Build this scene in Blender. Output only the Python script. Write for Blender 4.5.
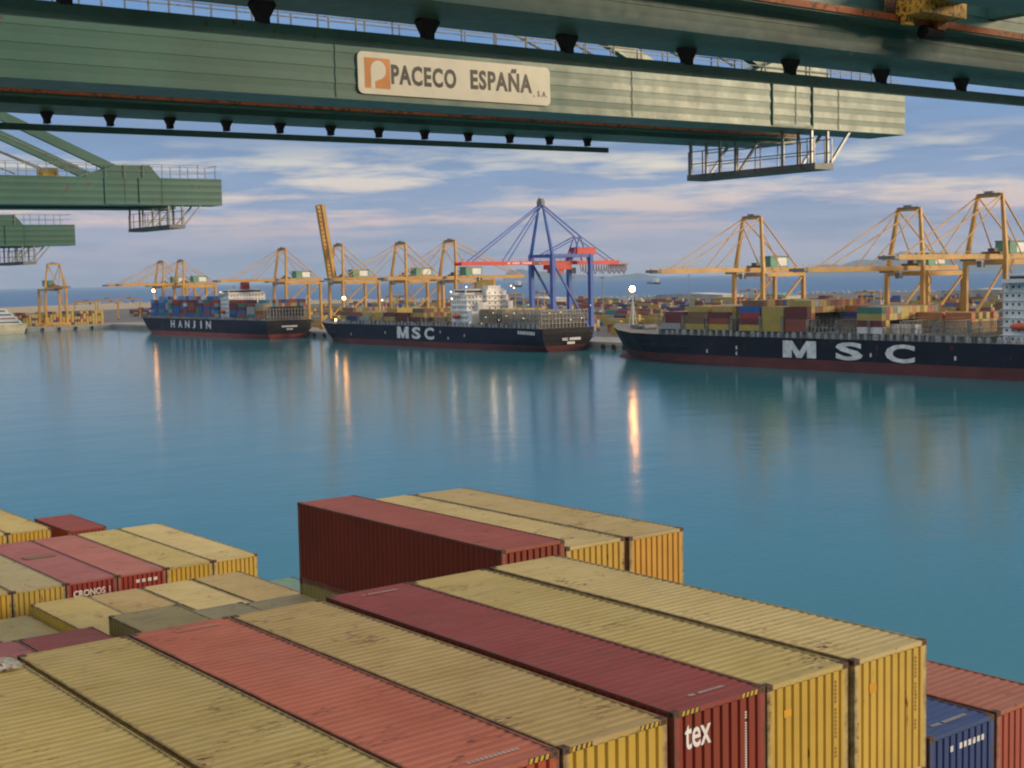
import bpy, math, random
from mathutils import Vector, Matrix
R = math.radians
PI = math.pi
for o in list(bpy.data.objects): bpy.data.objects.remove(o)
scene = bpy.context.scene
COL = scene.collection
rng = random.Random(7)

# ------------------------------------------------------------------ camera, sky, sun, exposure
EYE = 40.0                                     # metres above the water
cam = bpy.data.cameras.new('camera'); camo = bpy.data.objects.new('camera', cam); COL.objects.link(camo)
cam.sensor_width = 36.0; cam.lens = 36.0 * 1357.7 / 1024; cam.clip_start = 0.2; cam.clip_end = 200000
yaw, pitch, roll = R(51.785), R(4.440), R(-1.1086)
fwd = Vector((-math.sin(yaw) * math.cos(pitch), math.cos(yaw) * math.cos(pitch), -math.sin(pitch)))
rt = Vector((math.cos(yaw), math.sin(yaw), 0)); up = rt.cross(fwd)
r2 = rt * math.cos(roll) + up * math.sin(roll); u2 = -rt * math.sin(roll) + up * math.cos(roll)
camo.matrix_world = Matrix(((r2.x, u2.x, -fwd.x, 0), (r2.y, u2.y, -fwd.y, 0), (r2.z, u2.z, -fwd.z, EYE), (0, 0, 0, 1)))
scene.camera = camo
scene.render.resolution_x, scene.render.resolution_y = 1024, 768
scene.view_settings.view_transform = 'Standard'; scene.view_settings.look = 'None'
scene.view_settings.exposure = 0.68; scene.view_settings.gamma = 1.0
scene.view_settings.use_curve_mapping = False
scene.cycles.use_denoising = True
scene.cycles.filter_width = 2.1
scene.cycles.max_bounces = 6; scene.cycles.diffuse_bounces = 3; scene.cycles.glossy_bounces = 3
scene.cycles.volume_bounces = 0
scene.cycles.sample_clamp_indirect = 6.0

SUN_AZ = math.atan2(0.72, 0.69)                # towards +X +Y, low in the west, right of the view
SUN_EL = R(5.0)
SKY_STRENGTH = 0.10
world = bpy.data.worlds.new('World'); scene.world = world; world.use_nodes = True

class NT:
    """small wrapper for writing node trees"""
    def __init__(s, tree): s.t = tree; s.t.nodes.clear()
    def n(s, typ, ins=None, **kw):
        nd = s.t.nodes.new(typ)
        for k, v in kw.items(): setattr(nd, k, v)
        for k, v in (ins or {}).items():
            sock = nd.inputs[k]
            if isinstance(v, bpy.types.NodeSocket): s.t.links.new(v, sock)
            else: sock.default_value = v
        return nd
    def math(s, op, a, b=None, c=None, clamp=False):
        ins = {0: a}
        if b is not None: ins[1] = b
        if c is not None: ins[2] = c
        return s.n('ShaderNodeMath', ins, operation=op, use_clamp=clamp).outputs[0]
    def ramp(s, fac, stops, interp='LINEAR'):
        nd = s.n('ShaderNodeValToRGB', {0: fac}); cr = nd.color_ramp; cr.interpolation = interp
        while len(cr.elements) < len(stops): cr.elements.new(0.5)
        for e, (p, c) in zip(cr.elements, stops):
            e.position = p; e.color = c if len(c) == 4 else (*c, 1)
        return nd.outputs[0]
    def mix(s, fac, a, b, blend='MIX'):
        nd = s.n('ShaderNodeMix', data_type='RGBA', blend_type=blend)
        for k, v in ((0, fac), (6, a), (7, b)):
            if isinstance(v, bpy.types.NodeSocket): s.t.links.new(v, nd.inputs[k])
            else: nd.inputs[k].default_value = v if (k == 0 or len(v) == 4) else (*v, 1)
        return nd.outputs[2]
    def noise(s, vec, scale, detail=3, rough=0.55, dim='3D'):
        return s.n('ShaderNodeTexNoise', {'Vector': vec, 'Scale': scale, 'Detail': detail, 'Roughness': rough}, noise_dimensions=dim).outputs[0]

def lin(r, g, b):
    f = lambda c: c / 12.92 if c <= 0.04045 else ((c + 0.055) / 1.055) ** 2.4
    return (f(r / 255), f(g / 255), f(b / 255))

def build_world():
    w = NT(world.node_tree)
    sky = w.n('ShaderNodeTexSky', sky_type='NISHITA', sun_disc=False, sun_elevation=SUN_EL, sun_rotation=PI / 2 - SUN_AZ,
              altitude=40, air_density=1.0, dust_density=0.6, ozone_density=2.0)
    co = w.n('ShaderNodeTexCoord').outputs['Generated']
    sx = w.n('ShaderNodeSeparateXYZ', {0: co})
    az = w.math('ARCTAN2', sx.outputs[0], sx.outputs[1])
    el = w.math('ARCSINE', sx.outputs[2])
    el_a = w.math('ABSOLUTE', el)
    v1 = w.n('ShaderNodeCombineXYZ', {0: w.math('MULTIPLY', az, 5.0), 1: w.math('MULTIPLY', el_a, 38.0), 2: 1.7}).outputs[0]
    v2 = w.n('ShaderNodeCombineXYZ', {0: w.math('MULTIPLY', az, 8.0), 1: w.math('MULTIPLY', el_a, 62.0), 2: 9.1}).outputs[0]
    n1 = w.noise(v1, 1.0, 6, 0.58); n2 = w.noise(v2, 1.0, 5, 0.6)
    # broad veil, thick near the horizon and thinning upwards
    veil = w.math('SUBTRACT', 1.0, w.math('DIVIDE', el_a, 0.17), clamp=True)
    base = w.mix(0.8, sky.outputs[0], (1.0, 2.05, 4.1))
    base = w.mix(w.math('MULTIPLY', veil, 0.92), base, w.ramp(veil, [(0.0, (1.25, 2.25, 4.1)), (0.40, (1.85, 2.55, 3.7)), (0.72, (2.6, 2.75, 3.4)), (1.0, (3.7, 3.15, 3.35))]))
    # unseen bright overcast, added above the view to light the roofs
    high = w.ramp(el_a, [(0.24, (0, 0, 0)), (0.50, (1, 1, 1))])
    base = w.mix(w.math('MULTIPLY', high, 0.85), base, (6.6, 6.1, 5.4))
    # blue-grey cloud bands
    grey = w.ramp(n1, [(0.42, (0, 0, 0)), (0.58, (1, 1, 1))])
    base = w.mix(w.math('MULTIPLY', grey, w.math('SUBTRACT', 0.62, w.math('MULTIPLY', high, 0.5))), base, (1.3, 1.85, 2.85))
    # cream breaks lit from the west, low over the cranes
    elr = w.math('MULTIPLY', el_a, 5.0)
    band = w.math('MULTIPLY', w.ramp(n2, [(0.46, (0, 0, 0)), (0.62, (1, 1, 1))]),
                  w.ramp(elr, [(0.12, (0, 0, 0)), (0.22, (1, 1, 1)), (0.40, (1, 1, 1)), (0.52, (0.06, 0.06, 0.06))]))
    cream = w.mix(w.ramp(elr, [(0.2, (0, 0, 0)), (0.42, (1, 1, 1))]), (4.7, 3.55, 3.3), (5.3, 4.85, 4.0))
    base = w.mix(w.math('MULTIPLY', band, 0.85), base, cream)
    # soft broken cream bank higher on the left and right
    bg = w.n('ShaderNodeBackground', {0: base, 1: SKY_STRENGTH})
    w.t.links.new(bg.outputs[0], w.n('ShaderNodeOutputWorld').inputs[0])
build_world()

sun = bpy.data.lights.new('sun', 'SUN'); sun.energy = 2.0; sun.angle = R(12); sun.color = (1.0, 0.76, 0.48)
suno = bpy.data.objects.new('sun', sun); COL.objects.link(suno)
sd = Vector((math.cos(SUN_AZ) * math.cos(SUN_EL + R(6)), math.sin(SUN_AZ) * math.cos(SUN_EL + R(6)), math.sin(SUN_EL + R(6))))
suno.rotation_euler = sd.to_track_quat('Z', 'Y').to_euler()

# ------------------------------------------------------------------ helpers
class MB:
    """collects vertices and faces; build() links them as one mesh object"""
    def __init__(s): s.v = []; s.f = []; s.m = []
    def face(s, pts, mi=0):
        n = len(s.v); s.v += [tuple(p) for p in pts]; s.f.append(tuple(range(n, n + len(pts)))); s.m.append(mi)
    def box(s, x0, x1, y0, y1, z0, z1, mi=0):
        n = len(s.v)
        s.v += [(x0, y0, z0), (x1, y0, z0), (x1, y1, z0), (x0, y1, z0), (x0, y0, z1), (x1, y0, z1), (x1, y1, z1), (x0, y1, z1)]
        for q in ((0, 3, 2, 1), (4, 5, 6, 7), (0, 1, 5, 4), (1, 2, 6, 5), (2, 3, 7, 6), (3, 0, 4, 7)):
            s.f.append(tuple(n + i for i in q)); s.m.append(mi)
        return s
    def bar(s, p0, p1, w, h=None, w1=None, h1=None, mi=0):
        """box section from p0 to p1 (w wide, h deep, optional taper)"""
        h = w if h is None else h; w1 = w if w1 is None else w1; h1 = h if h1 is None else h1
        p0, p1 = Vector(p0), Vector(p1); d = (p1 - p0).normalized()
        ref = Vector((0, 0, 1)) if abs(d.z) < 0.95 else Vector((0, 1, 0))
        a = d.cross(ref).normalized(); b = a.cross(d)
        n = len(s.v)
        for p, ww, hh in ((p0, w, h), (p1, w1, h1)):
            for i, j in ((-1, -1), (1, -1), (1, 1), (-1, 1)): s.v.append(tuple(p + a * (i * ww / 2) + b * (j * hh / 2)))
        for q in ((3, 2, 1, 0), (4, 5, 6, 7), (0, 1, 5, 4), (1, 2, 6, 5), (2, 3, 7, 6), (3, 0, 4, 7)):
            s.f.append(tuple(n + i for i in q)); s.m.append(mi)
        return s
    def tube(s, p0, p1, r, n=8, r1=None, mi=0, caps=True):
        r1 = r if r1 is None else r1
        p0, p1 = Vector(p0), Vector(p1); d = (p1 - p0).normalized()
        ref = Vector((0, 0, 1)) if abs(d.z) < 0.95 else Vector((0, 1, 0))
        a = d.cross(ref).normalized(); b = a.cross(d); k = len(s.v)
        for p, rr in ((p0, r), (p1, r1)):
            for i in range(n):
                t = 2 * PI * i / n; s.v.append(tuple(p + a * (rr * math.cos(t)) + b * (rr * math.sin(t))))
        for i in range(n):
            j = (i + 1) % n; s.f.append((k + i, k + j, k + n + j, k + n + i)); s.m.append(mi)
        if caps:
            s.f.append(tuple(k + n - 1 - i for i in range(n))); s.m.append(mi)
            s.f.append(tuple(k + n + i for i in range(n))); s.m.append(mi)
        return s
    def prism(s, pts, axis, a0, a1, mi=0):
        """extrude a 2-D outline along axis 0, 1 or 2"""
        def put(p, a):
            q = list(p); q.insert(axis, a); return tuple(q)
        n = len(s.v); k = len(pts)
        s.v += [put(p, a0) for p in pts] + [put(p, a1) for p in pts]
        s.f.append(tuple(n + i for i in range(k))); s.m.append(mi)
        s.f.append(tuple(n + k + k - 1 - i for i in range(k))); s.m.append(mi)
        for i in range(k):
            j = (i + 1) % k; s.f.append((n + j, n + i, n + k + i, n + k + j)); s.m.append(mi)
        return s
    def sphere(s, c, r, n=8, m=6, sc=(1, 1, 1), mi=0):
        k = len(s.v)
        for i in range(m + 1):
            ph = PI * i / m
            for j in range(n):
                t = 2 * PI * j / n
                s.v.append((c[0] + sc[0] * r * math.sin(ph) * math.cos(t), c[1] + sc[1] * r * math.sin(ph) * math.sin(t), c[2] + sc[2] * r * math.cos(ph)))
        for i in range(m):
            for j in range(n):
                j2 = (j + 1) % n
                s.f.append((k + i * n + j, k + (i + 1) * n + j, k + (i + 1) * n + j2, k + i * n + j2)); s.m.append(mi)
        return s
    def mesh(s, name, mats, smooth=False):
        me = bpy.data.meshes.new(name); me.from_pydata(s.v, [], s.f)
        for m in (mats if isinstance(mats, (list, tuple)) else [mats]): me.materials.append(m)
        me.polygons.foreach_set('material_index', s.m)
        if smooth: me.polygons.foreach_set('use_smooth', [True] * len(s.f))
        me.update(); 
        import bmesh
        bm = bmesh.new(); bm.from_mesh(me); bmesh.ops.recalc_face_normals(bm, faces=bm.faces); bm.to_mesh(me); bm.free()
        return me
    def build(s, name, mats, parent=None, loc=None, smooth=False):
        return link(name, s.mesh(name, mats, smooth), parent, loc)

def link(name, data, parent=None, loc=None, rot=None):
    o = bpy.data.objects.new(name, data); COL.objects.link(o)
    if parent: o.parent = parent
    if loc is not None: o.location = loc
    if rot is not None: o.rotation_euler = rot
    return o
def tag(o, label=None, cat=None, group=None, kind=None):
    if label: o['label'] = label
    if cat: o['category'] = cat
    if group: o['group'] = group
    if kind: o['kind'] = kind
    return o
def thing(name, loc, label, cat, group=None, rz=0.0):
    o = bpy.data.objects.new(name, None); COL.objects.link(o); o.location = loc; o.rotation_euler = (0, 0, rz)
    o.empty_display_size = 0.5
    return tag(o, label, cat, group)
def text_mesh(body, size, mat, extrude=0.01, bold=0.0, sx=1.0, align='CENTER', spacing=1.0):
    cu = bpy.data.curves.new('lettering', 'FONT'); cu.body = body; cu.size = size; cu.extrude = extrude; cu.offset = bold
    cu.align_x = align; cu.align_y = 'CENTER'; cu.space_character = spacing; cu.resolution_u = 3
    ob = bpy.data.objects.new('lettering', cu); COL.objects.link(ob)
    dg = bpy.context.evaluated_depsgraph_get(); dg.update()
    me = bpy.data.meshes.new_from_object(ob.evaluated_get(dg))
    bpy.data.objects.remove(ob); bpy.data.curves.remove(cu)
    if sx != 1.0:
        for v in me.vertices: v.co.x *= sx
    me.materials.clear(); me.materials.append(mat)
    return me
def fit_text(me, w, h):
    """scale a text mesh to exactly w by h, centred on its origin"""
    xs = [v.co.x for v in me.vertices]; ys = [v.co.y for v in me.vertices]
    cx, cy = (max(xs) + min(xs)) / 2, (max(ys) + min(ys)) / 2
    kx, ky = w / (max(xs) - min(xs)), h / (max(ys) - min(ys))
    for v in me.vertices: v.co.x = (v.co.x - cx) * kx; v.co.y = (v.co.y - cy) * ky
    return me

# ------------------------------------------------------------------ materials
MATS = {}
def paint(name, rgb, rough=0.55, dirt=0.35, rust=0.12, scale=1.0, streak=None, spec=0.4, metal=0.0, dirt_col=(0.05, 0.042, 0.032), fade=0.25, bump=0.0):
    """weathered paint: patchy fading, grime and specks of rust, in the object's own coordinates"""
    if name in MATS: return MATS[name]
    m = bpy.data.materials.new(name); m.use_nodes = True; t = NT(m.node_tree)
    co = t.n('ShaderNodeTexCoord').outputs['Object']
    rnd = t.n('ShaderNodeObjectInfo').outputs['Random']
    off = t.n('ShaderNodeCombineXYZ', {0: t.math('MULTIPLY', rnd, 91.0), 1: t.math('MULTIPLY', rnd, 57.0), 2: t.math('MULTIPLY', rnd, 33.0)}).outputs[0]
    vec = t.n('ShaderNodeVectorMath', {0: co, 1: off}, operation='ADD').outputs[0]
    big = t.noise(vec, 0.45 * scale, 4, 0.6)
    if streak:
        sv = t.n('ShaderNodeVectorMath', {0: vec, 1: streak}, operation='MULTIPLY').outputs[0]
    else: sv = vec
    fine = t.noise(sv, 2.2 * scale, 5, 0.65)
    hi = tuple(min(1, c * (1 + fade)) for c in rgb); lo = tuple(c * (1 - fade) for c in rgb)
    c = t.ramp(big, [(0.3, lo), (0.7, hi)])
    c = t.mix(t.math('MULTIPLY', t.ramp(fine, [(0.48, (0, 0, 0)), (0.75, (1, 1, 1))]), dirt), c, dirt_col)
    if rust > 0:
        rn = t.math('MULTIPLY', t.noise(sv, 5.0 * scale, 6, 0.7), t.math('ADD', 0.55, t.math('MULTIPLY', t.noise(vec, 0.9 * scale, 2), 0.9)))
        c = t.mix(t.ramp(rn, [(0.66 - rust * 0.5, (0, 0, 0)), (0.74 - rust * 0.5, (1, 1, 1))]), c, (0.10, 0.035, 0.014))
    b = t.n('ShaderNodeBsdfPrincipled', {'Base Color': c, 'Metallic': metal, 'Specular IOR Level': spec,
            'Roughness': t.math('ADD', rough - 0.12, t.math('MULTIPLY', fine, 0.24))})
    if bump:
        bp = t.n('ShaderNodeBump', {'Strength': bump, 'Distance': 0.03, 'Height': fine})
        t.t.links.new(bp.outputs[0], b.inputs['Normal'])
    t.t.links.new(b.outputs[0], t.n('ShaderNodeOutputMaterial').inputs[0])
    MATS[name] = m; return m
def emit(name, rgb, strength):
    if name in MATS: return MATS[name]
    m = bpy.data.materials.new(name); m.use_nodes = True; t = NT(m.node_tree)
    e = t.n('ShaderNodeEmission', {0: (*rgb, 1), 1: strength})
    t.t.links.new(e.outputs[0], t.n('ShaderNodeOutputMaterial').inputs[0]); MATS[name] = m; return m

white_letter = paint('white_lettering', (0.72, 0.72, 0.70), rust=0.04, dirt=0.25)
worn_letter = paint('worn_white_lettering', (0.42, 0.38, 0.34), rust=0.1, dirt=0.4)
dark_hole = paint('dark_recess', (0.012, 0.011, 0.010), rust=0, dirt=0)
glass = paint('window_glass', (0.03, 0.04, 0.05), rough=0.2, rust=0, dirt=0.1)
rubber = paint('black_rubber', (0.018, 0.018, 0.02), rough=0.8, rust=0, dirt=0.2)
steel_grey = paint('grey_steel', (0.19, 0.20, 0.20), rust=0.15)
galv = paint('galvanised_steel', (0.30, 0.31, 0.31), rough=0.45, rust=0.06, metal=0.3)
ship_white = paint('ship_white_paint', (0.74, 0.74, 0.72), rust=0.06, dirt=0.12, scale=0.3)
crane_green = paint('green_crane_paint', (0.040, 0.120, 0.090), rough=0.40, rust=0.008, dirt=0.2, scale=0.5, spec=0.42, fade=0.18, bump=0.12)
crane_green_lifted = paint('lifted_crane_green', (0.055, 0.15, 0.130), rough=0.45, rust=0.03, dirt=0.25, spec=0.4)  # same crane green, colour raised to replace missing light from the water below
crane_yellow = paint('yellow_crane_paint', (0.50, 0.27, 0.052), rough=0.5, rust=0.08, dirt=0.15, scale=0.25)
crane_blue = paint('blue_crane_paint', (0.022, 0.095, 0.40), rough=0.5, rust=0.03, dirt=0.1, scale=0.25)
crane_red = paint('red_crane_paint', (0.62, 0.035, 0.022), rough=0.5, rust=0.03, dirt=0.1, scale=0.25)
rail_orange = paint('rusty_orange_rail', (0.38, 0.10, 0.025), rough=0.6, rust=0.3)
house_green = paint('green_cladding', (0.10, 0.30, 0.20), rust=0.02, scale=0.3)
lamp_warm = emit('lit_floodlight', (1.0, 0.45, 0.12), 34)
lamp_white = emit('lit_deck_lamp', (1.0, 0.72, 0.40), 3.0)
lamp_red = emit('red_beacon', (1.0, 0.05, 0.03), 6)

# ------------------------------------------------------------------ setting
def water_mat(name, lo, hi, rough, strength, fine, swell):
    m = bpy.data.materials.new(name); m.use_nodes = True; t = NT(m.node_tree)
    co = t.n('ShaderNodeTexCoord').outputs['Object']
    wind = t.noise(co, 0.006, 3, 0.5)                         # broad wind patches
    s1 = t.n('ShaderNodeMapping', {'Vector': co, 'Rotation': (0, 0, 0.5), 'Scale': (0.55, 0.30, 1)}).outputs[0]
    s2 = t.n('ShaderNodeMapping', {'Vector': co, 'Rotation': (0, 0, -0.3), 'Scale': (0.06, 0.035, 1)}).outputs[0]
    h = t.math('ADD', t.math('MULTIPLY', t.noise(s1, 1.0, 4, 0.6), fine), t.math('MULTIPLY', t.noise(s2, 1.0, 3, 0.5), swell))
    bp = t.n('ShaderNodeBump', {'Strength': strength, 'Distance': 1.0, 'Height': h})
    b = t.n('ShaderNodeBsdfPrincipled', {'Base Color': t.ramp(wind, [(0.3, lo), (0.7, hi)]), 'IOR': 1.33, 'Normal': bp.outputs[0],
            'Roughness': t.math('ADD', rough, t.math('MULTIPLY', wind, 0.06))})
    t.t.links.new(b.outputs[0], t.n('ShaderNodeOutputMaterial').inputs[0]); return m
def build_water():
    hm = water_mat('harbour_water', (0.015, 0.142, 0.168), (0.019, 0.158, 0.190), 0.10, 0.30, 0.16, 0.5)
    om = water_mat('open_sea_water', (0.028, 0.115, 0.270), (0.034, 0.128, 0.295), 0.42, 1.0, 0.5, 1.6)
    mb = MB(); S = 90000
    xs = [-S, -6000, -2450, -500, 500, 6000, S]; ys = [-S, -4000, -500, 700, 2500, 8000, S]
    for i in range(6):
        for j in range(6): mb.face([(xs[i], ys[j], 0), (xs[i + 1], ys[j], 0), (xs[i + 1], ys[j + 1], 0), (xs[i], ys[j + 1], 0)], 0 if (i >= 2 and j <= 2) else 1)
    tag(mb.build('water', [hm, om]), kind='structure')
build_water()

def ground_mat(name, a, b, sc, seam=0.0):
    m = bpy.data.materials.new(name); m.use_nodes = True; t = NT(m.node_tree)
    co = t.n('ShaderNodeTexCoord').outputs['Object']
    c = t.ramp(t.noise(co, sc, 5, 0.65), [(0.3, a), (0.7, b)])
    c = t.mix(t.math('MULTIPLY', t.ramp(t.noise(co, sc * 9, 4, 0.7), [(0.5, (0, 0, 0)), (0.75, (1, 1, 1))]), 0.5), c, (0.07, 0.065, 0.06))
    bs = t.n('ShaderNodeBsdfPrincipled', {'Base Color': c, 'Roughness': 0.85, 'Specular IOR Level': 0.25})
    t.t.links.new(bs.outputs[0], t.n('ShaderNodeOutputMaterial').inputs[0]); return m
concrete = ground_mat('quay_concrete', (0.26, 0.25, 0.23), (0.36, 0.34, 0.31), 0.03)
asphalt = ground_mat('yard_asphalt', (0.10, 0.10, 0.10), (0.17, 0.16, 0.15), 0.008)
sand = ground_mat('sandy_fill', (0.36, 0.28, 0.18), (0.44, 0.34, 0.22), 0.004)
QY = 500.5                                                     # water edge of the far quay
def slab(name, pts, z0, z1, mat):
    tag(MB().prism(pts, 2, z0, z1).build(name, mat), kind='structure')
slab('quay_apron', [(-1245, 380), (-1245, QY), (500, QY), (500, 548), (-1290, 548), (-1290, 380)], -3, 4.0, concrete)
slab('container_yard_ground', [(-1290, 548), (500, 548), (700, 2450), (-1426, 1978), (-1880, 1350), (-2100, 900), (-1800, 380), (-1290, 380)], -3, 4.0, asphalt)
slab('sandy_reclaimed_land', [(-1800, 380), (-2100, 900), (-1880, 1350), (-2200, 1440), (-2760, 1075), (-2450, 600), (-2050, 300)], -3, 4.3, sand)
slab('near_quay', [(-400, -140), (-400, -14.5), (150, -14.5), (150, -140)], -3, 4.0, concrete)
# quay edge kerb and bollard-height coping
slab('quay_kerb', [(-1244.6, QY - 0.45), (500, QY - 0.45), (500, QY + 0.4), (-1244.6, QY + 0.4)], 2.2, 4.35, concrete)
# breakwater beyond the yard
def build_breakwater():
    mb = MB(); r = random.Random(3)
    pts = [(-3000, 1110), (-2300, 1510), (-1950, 1520), (-1560, 2080), (-700, 2330), (800, 2800)]
    for (a, b) in zip(pts, pts[1:]):
        d = Vector((b[0] - a[0], b[1] - a[1], 0)); L = d.length; d.normalize(); n = Vector((-d.y, d.x, 0)); k = int(L / 12)
        for i in range(k):
            for off in (-6, 0, 6):
                p = Vector((a[0], a[1], 0)) + d * (i * 12 + r.uniform(0, 5)) + n * (off + r.uniform(-2, 2)); s = r.uniform(2.0, 4.2)
                mb.sphere((p.x, p.y, 1.6 + (1.8 if off == 0 else 0)), s, 5, 4, (1, 1, 0.7))
    tag(mb.build('breakwater_rocks', paint('breakwater_stone', (0.42, 0.37, 0.30), rust=0, scale=0.1)), 'long line of pale stone blocks along the sea beyond the yard', None, None, 'stuff')
build_breakwater()
def build_hills():
    mb = MB(); D = 24000; r = random.Random(11)
    def ridge(prof, depth, D):
        # prof: (azimuth deg from +Y towards -X, elevation deg)
        rows = []
        for k in range(len(prof) - 1):
            (a0, e0), (a1, e1) = prof[k], prof[k + 1]
            n = 7
            for i in range(n):
                u = i / n; rows.append((a0 + (a1 - a0) * u, max(0.0, e0 + (e1 - e0) * u + r.uniform(-0.015, 0.025))))
        rows.append(prof[-1])
        prev = None
        for a, e in rows:
            dx, dy = -math.sin(R(a)), math.cos(R(a)); h = D * math.tan(R(e)) + EYE
            cur = [(dx * (D - depth), dy * (D - depth), -5), (dx * (D - depth * 0.4), dy * (D - depth * 0.4), h * 0.55), (dx * D, dy * D, h), (dx * (D + depth), dy * (D + depth), -5)]
            if prev:
                for i in range(3): mb.face([prev[i], prev[i + 1], cur[i + 1], cur[i]])
            prev = cur
    ridge([(52.1, -.1), (51.86, .34), (51.4, .38), (51.1, .35), (50.4, .26), (49.7, .22), (49.0, .12), (48.2, .03), (47.6, .02), (46.9, .07), (46.4, .13), (46.0, .05), (45.6, -.1)], 1500, D)
    ridge([(41.0, -.1), (39.9, .1), (39.2, .26), (38.7, .36), (38.1, .26), (37.7, .44), (37.3, .5), (36.7, .46), (36.2, .62), (35.8, .78), (35.1, .7), (34.3, .66), (33.4, .62), (32.6, .66), (31.8, .55), (31, .42), (29, .3), (27, .1), (26.5, -.1)], 1800, D + 1500)
    tag(mb.build('hills', paint('hill_scrub', (0.06, 0.085, 0.08), rust=0, scale=0.002)), kind='structure')
build_hills()
def build_haze():
    m = bpy.data.materials.new('sea_haze'); m.use_nodes = True; t = NT(m.node_tree)
    v = t.n('ShaderNodeVolumePrincipled', {'Color': (0.52, 0.73, 1.0, 1), 'Density': 0.00003, 'Anisotropy': 0.0})
    t.t.links.new(v.outputs[0], t.n('ShaderNodeOutputMaterial').inputs['Volume'])
    H = 32000
    tag(MB().box(-H, 9000, -9000, H, -8, 420).build('haze', m), kind='stuff')
build_haze()

# ------------------------------------------------------------------ freight containers close to the camera
CW, CH = 2.438, 2.896
def corr_mat(name, rgb, roof, fade=0.14, dirt=0.3, rust=0.14):
    """container paint; on roofs the wear runs across in streaks along the corrugation"""
    if name in MATS: return MATS[name]
    m = bpy.data.materials.new(name); m.use_nodes = True; t = NT(m.node_tree)
    co = t.n('ShaderNodeTexCoord').outputs['Object']
    rnd = t.n('ShaderNodeObjectInfo').outputs['Random']
    off = t.n('ShaderNodeCombineXYZ', {0: t.math('MULTIPLY', rnd, 191.0), 1: t.math('MULTIPLY', rnd, 77.0), 2: t.math('MULTIPLY', rnd, 33.0)}).outputs[0]
    vec = t.n('ShaderNodeVectorMath', {0: co, 1: off}, operation='ADD').outputs[0]
    stretch = (2.6, 0.55, 1.0) if roof else (1.0, 1.0, 0.22)
    sv = t.n('ShaderNodeVectorMath', {0: vec, 1: stretch}, operation='MULTIPLY').outputs[0]
    big = t.noise(vec, 0.35, 4, 0.6); med = t.noise(sv, 1.5, 5, 0.65); fine = t.noise(sv, 6.0, 6, 0.72)
    c = t.ramp(big, [(0.28, tuple(x * (1 - fade) for x in rgb)), (0.72, tuple(min(1, x * (1 + fade)) for x in rgb))])
    if roof:                                                  # chalky sun-bleached film and soot film
        grey = sum(rgb) / 3
        c = t.mix(t.math('MULTIPLY', t.ramp(t.noise(vec, 0.7, 3, 0.6), [(0.42, (0, 0, 0)), (0.7, (1, 1, 1))]), 0.10), c, (grey * 1.2,) * 3)
    c = t.mix(t.math('MULTIPLY', t.ramp(med, [(0.5, (0, 0, 0)), (0.8, (1, 1, 1))]), dirt), c, (0.055, 0.043, 0.033))
    if roof:
        yy = t.n('ShaderNodeSeparateXYZ', {0: co}).outputs[1]
        edge = t.math('ABSOLUTE', t.math('SUBTRACT', yy, 1.219))
        em = t.math('ADD', t.math('MULTIPLY', t.math('SUBTRACT', edge, 0.95), 2.6), t.math('SUBTRACT', t.noise(vec, 3.2, 4, 0.7), 0.62))
        c = t.mix(t.math('MULTIPLY', t.ramp(em, [(0.30, (0, 0, 0)), (0.62, (1, 1, 1))]), 0.75), c, (0.085, 0.045, 0.025))
    # sparse scuffs where boxes were landed: dark, in clusters
    sc = t.math('MULTIPLY', t.ramp(t.noise(vec, 0.55, 2, 0.5), [(0.62, (0, 0, 0)), (0.76, (1, 1, 1))]), t.ramp(fine, [(0.52, (0, 0, 0)), (0.60, (1, 1, 1))]))
    c = t.mix(t.math('MULTIPLY', sc, 0.75 if roof else 0.08), c, (0.035, 0.024, 0.018))
    rn = t.math('MULTIPLY', fine, t.math('ADD', 0.5, t.noise(vec, 0.8, 2)))
    c = t.mix(t.ramp(rn, [(0.74 - rust, (0, 0, 0)), (0.82 - rust, (1, 1, 1))]), c, (0.10, 0.035, 0.016))
    b = t.n('ShaderNodeBsdfPrincipled', {'Base Color': c, 'Specular IOR Level': 0.35, 'Roughness': t.math('ADD', 0.42, t.math('MULTIPLY', med, 0.3))})
    dent = t.n('ShaderNodeBump', {'Strength': 0.35, 'Distance': 0.03, 'Height': t.noise(vec, 0.9, 2, 0.5)})
    t.t.links.new(dent.outputs[0], b.inputs['Normal'])
    t.t.links.new(b.outputs[0], t.n('ShaderNodeOutputMaterial').inputs[0])
    MATS[name] = m; return m
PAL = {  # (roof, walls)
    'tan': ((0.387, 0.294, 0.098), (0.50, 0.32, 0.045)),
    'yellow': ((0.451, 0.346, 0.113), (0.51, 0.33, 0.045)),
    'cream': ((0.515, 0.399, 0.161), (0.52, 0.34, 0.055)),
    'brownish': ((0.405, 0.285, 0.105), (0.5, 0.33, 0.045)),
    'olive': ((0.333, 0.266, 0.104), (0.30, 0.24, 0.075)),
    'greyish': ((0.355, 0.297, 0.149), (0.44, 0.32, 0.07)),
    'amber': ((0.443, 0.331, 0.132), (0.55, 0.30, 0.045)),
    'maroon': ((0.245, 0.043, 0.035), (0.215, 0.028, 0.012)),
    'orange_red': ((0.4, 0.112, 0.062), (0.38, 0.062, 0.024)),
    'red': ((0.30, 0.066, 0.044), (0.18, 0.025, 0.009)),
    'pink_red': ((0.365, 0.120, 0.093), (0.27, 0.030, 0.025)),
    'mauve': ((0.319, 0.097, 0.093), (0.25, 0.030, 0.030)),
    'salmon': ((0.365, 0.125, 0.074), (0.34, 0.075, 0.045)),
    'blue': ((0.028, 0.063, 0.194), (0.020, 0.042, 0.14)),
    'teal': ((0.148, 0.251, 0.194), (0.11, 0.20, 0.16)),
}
frame_rust = paint('rusty_castings', (0.11, 0.055, 0.032), rough=0.7, rust=0.35, scale=3)
FG = {}
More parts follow.
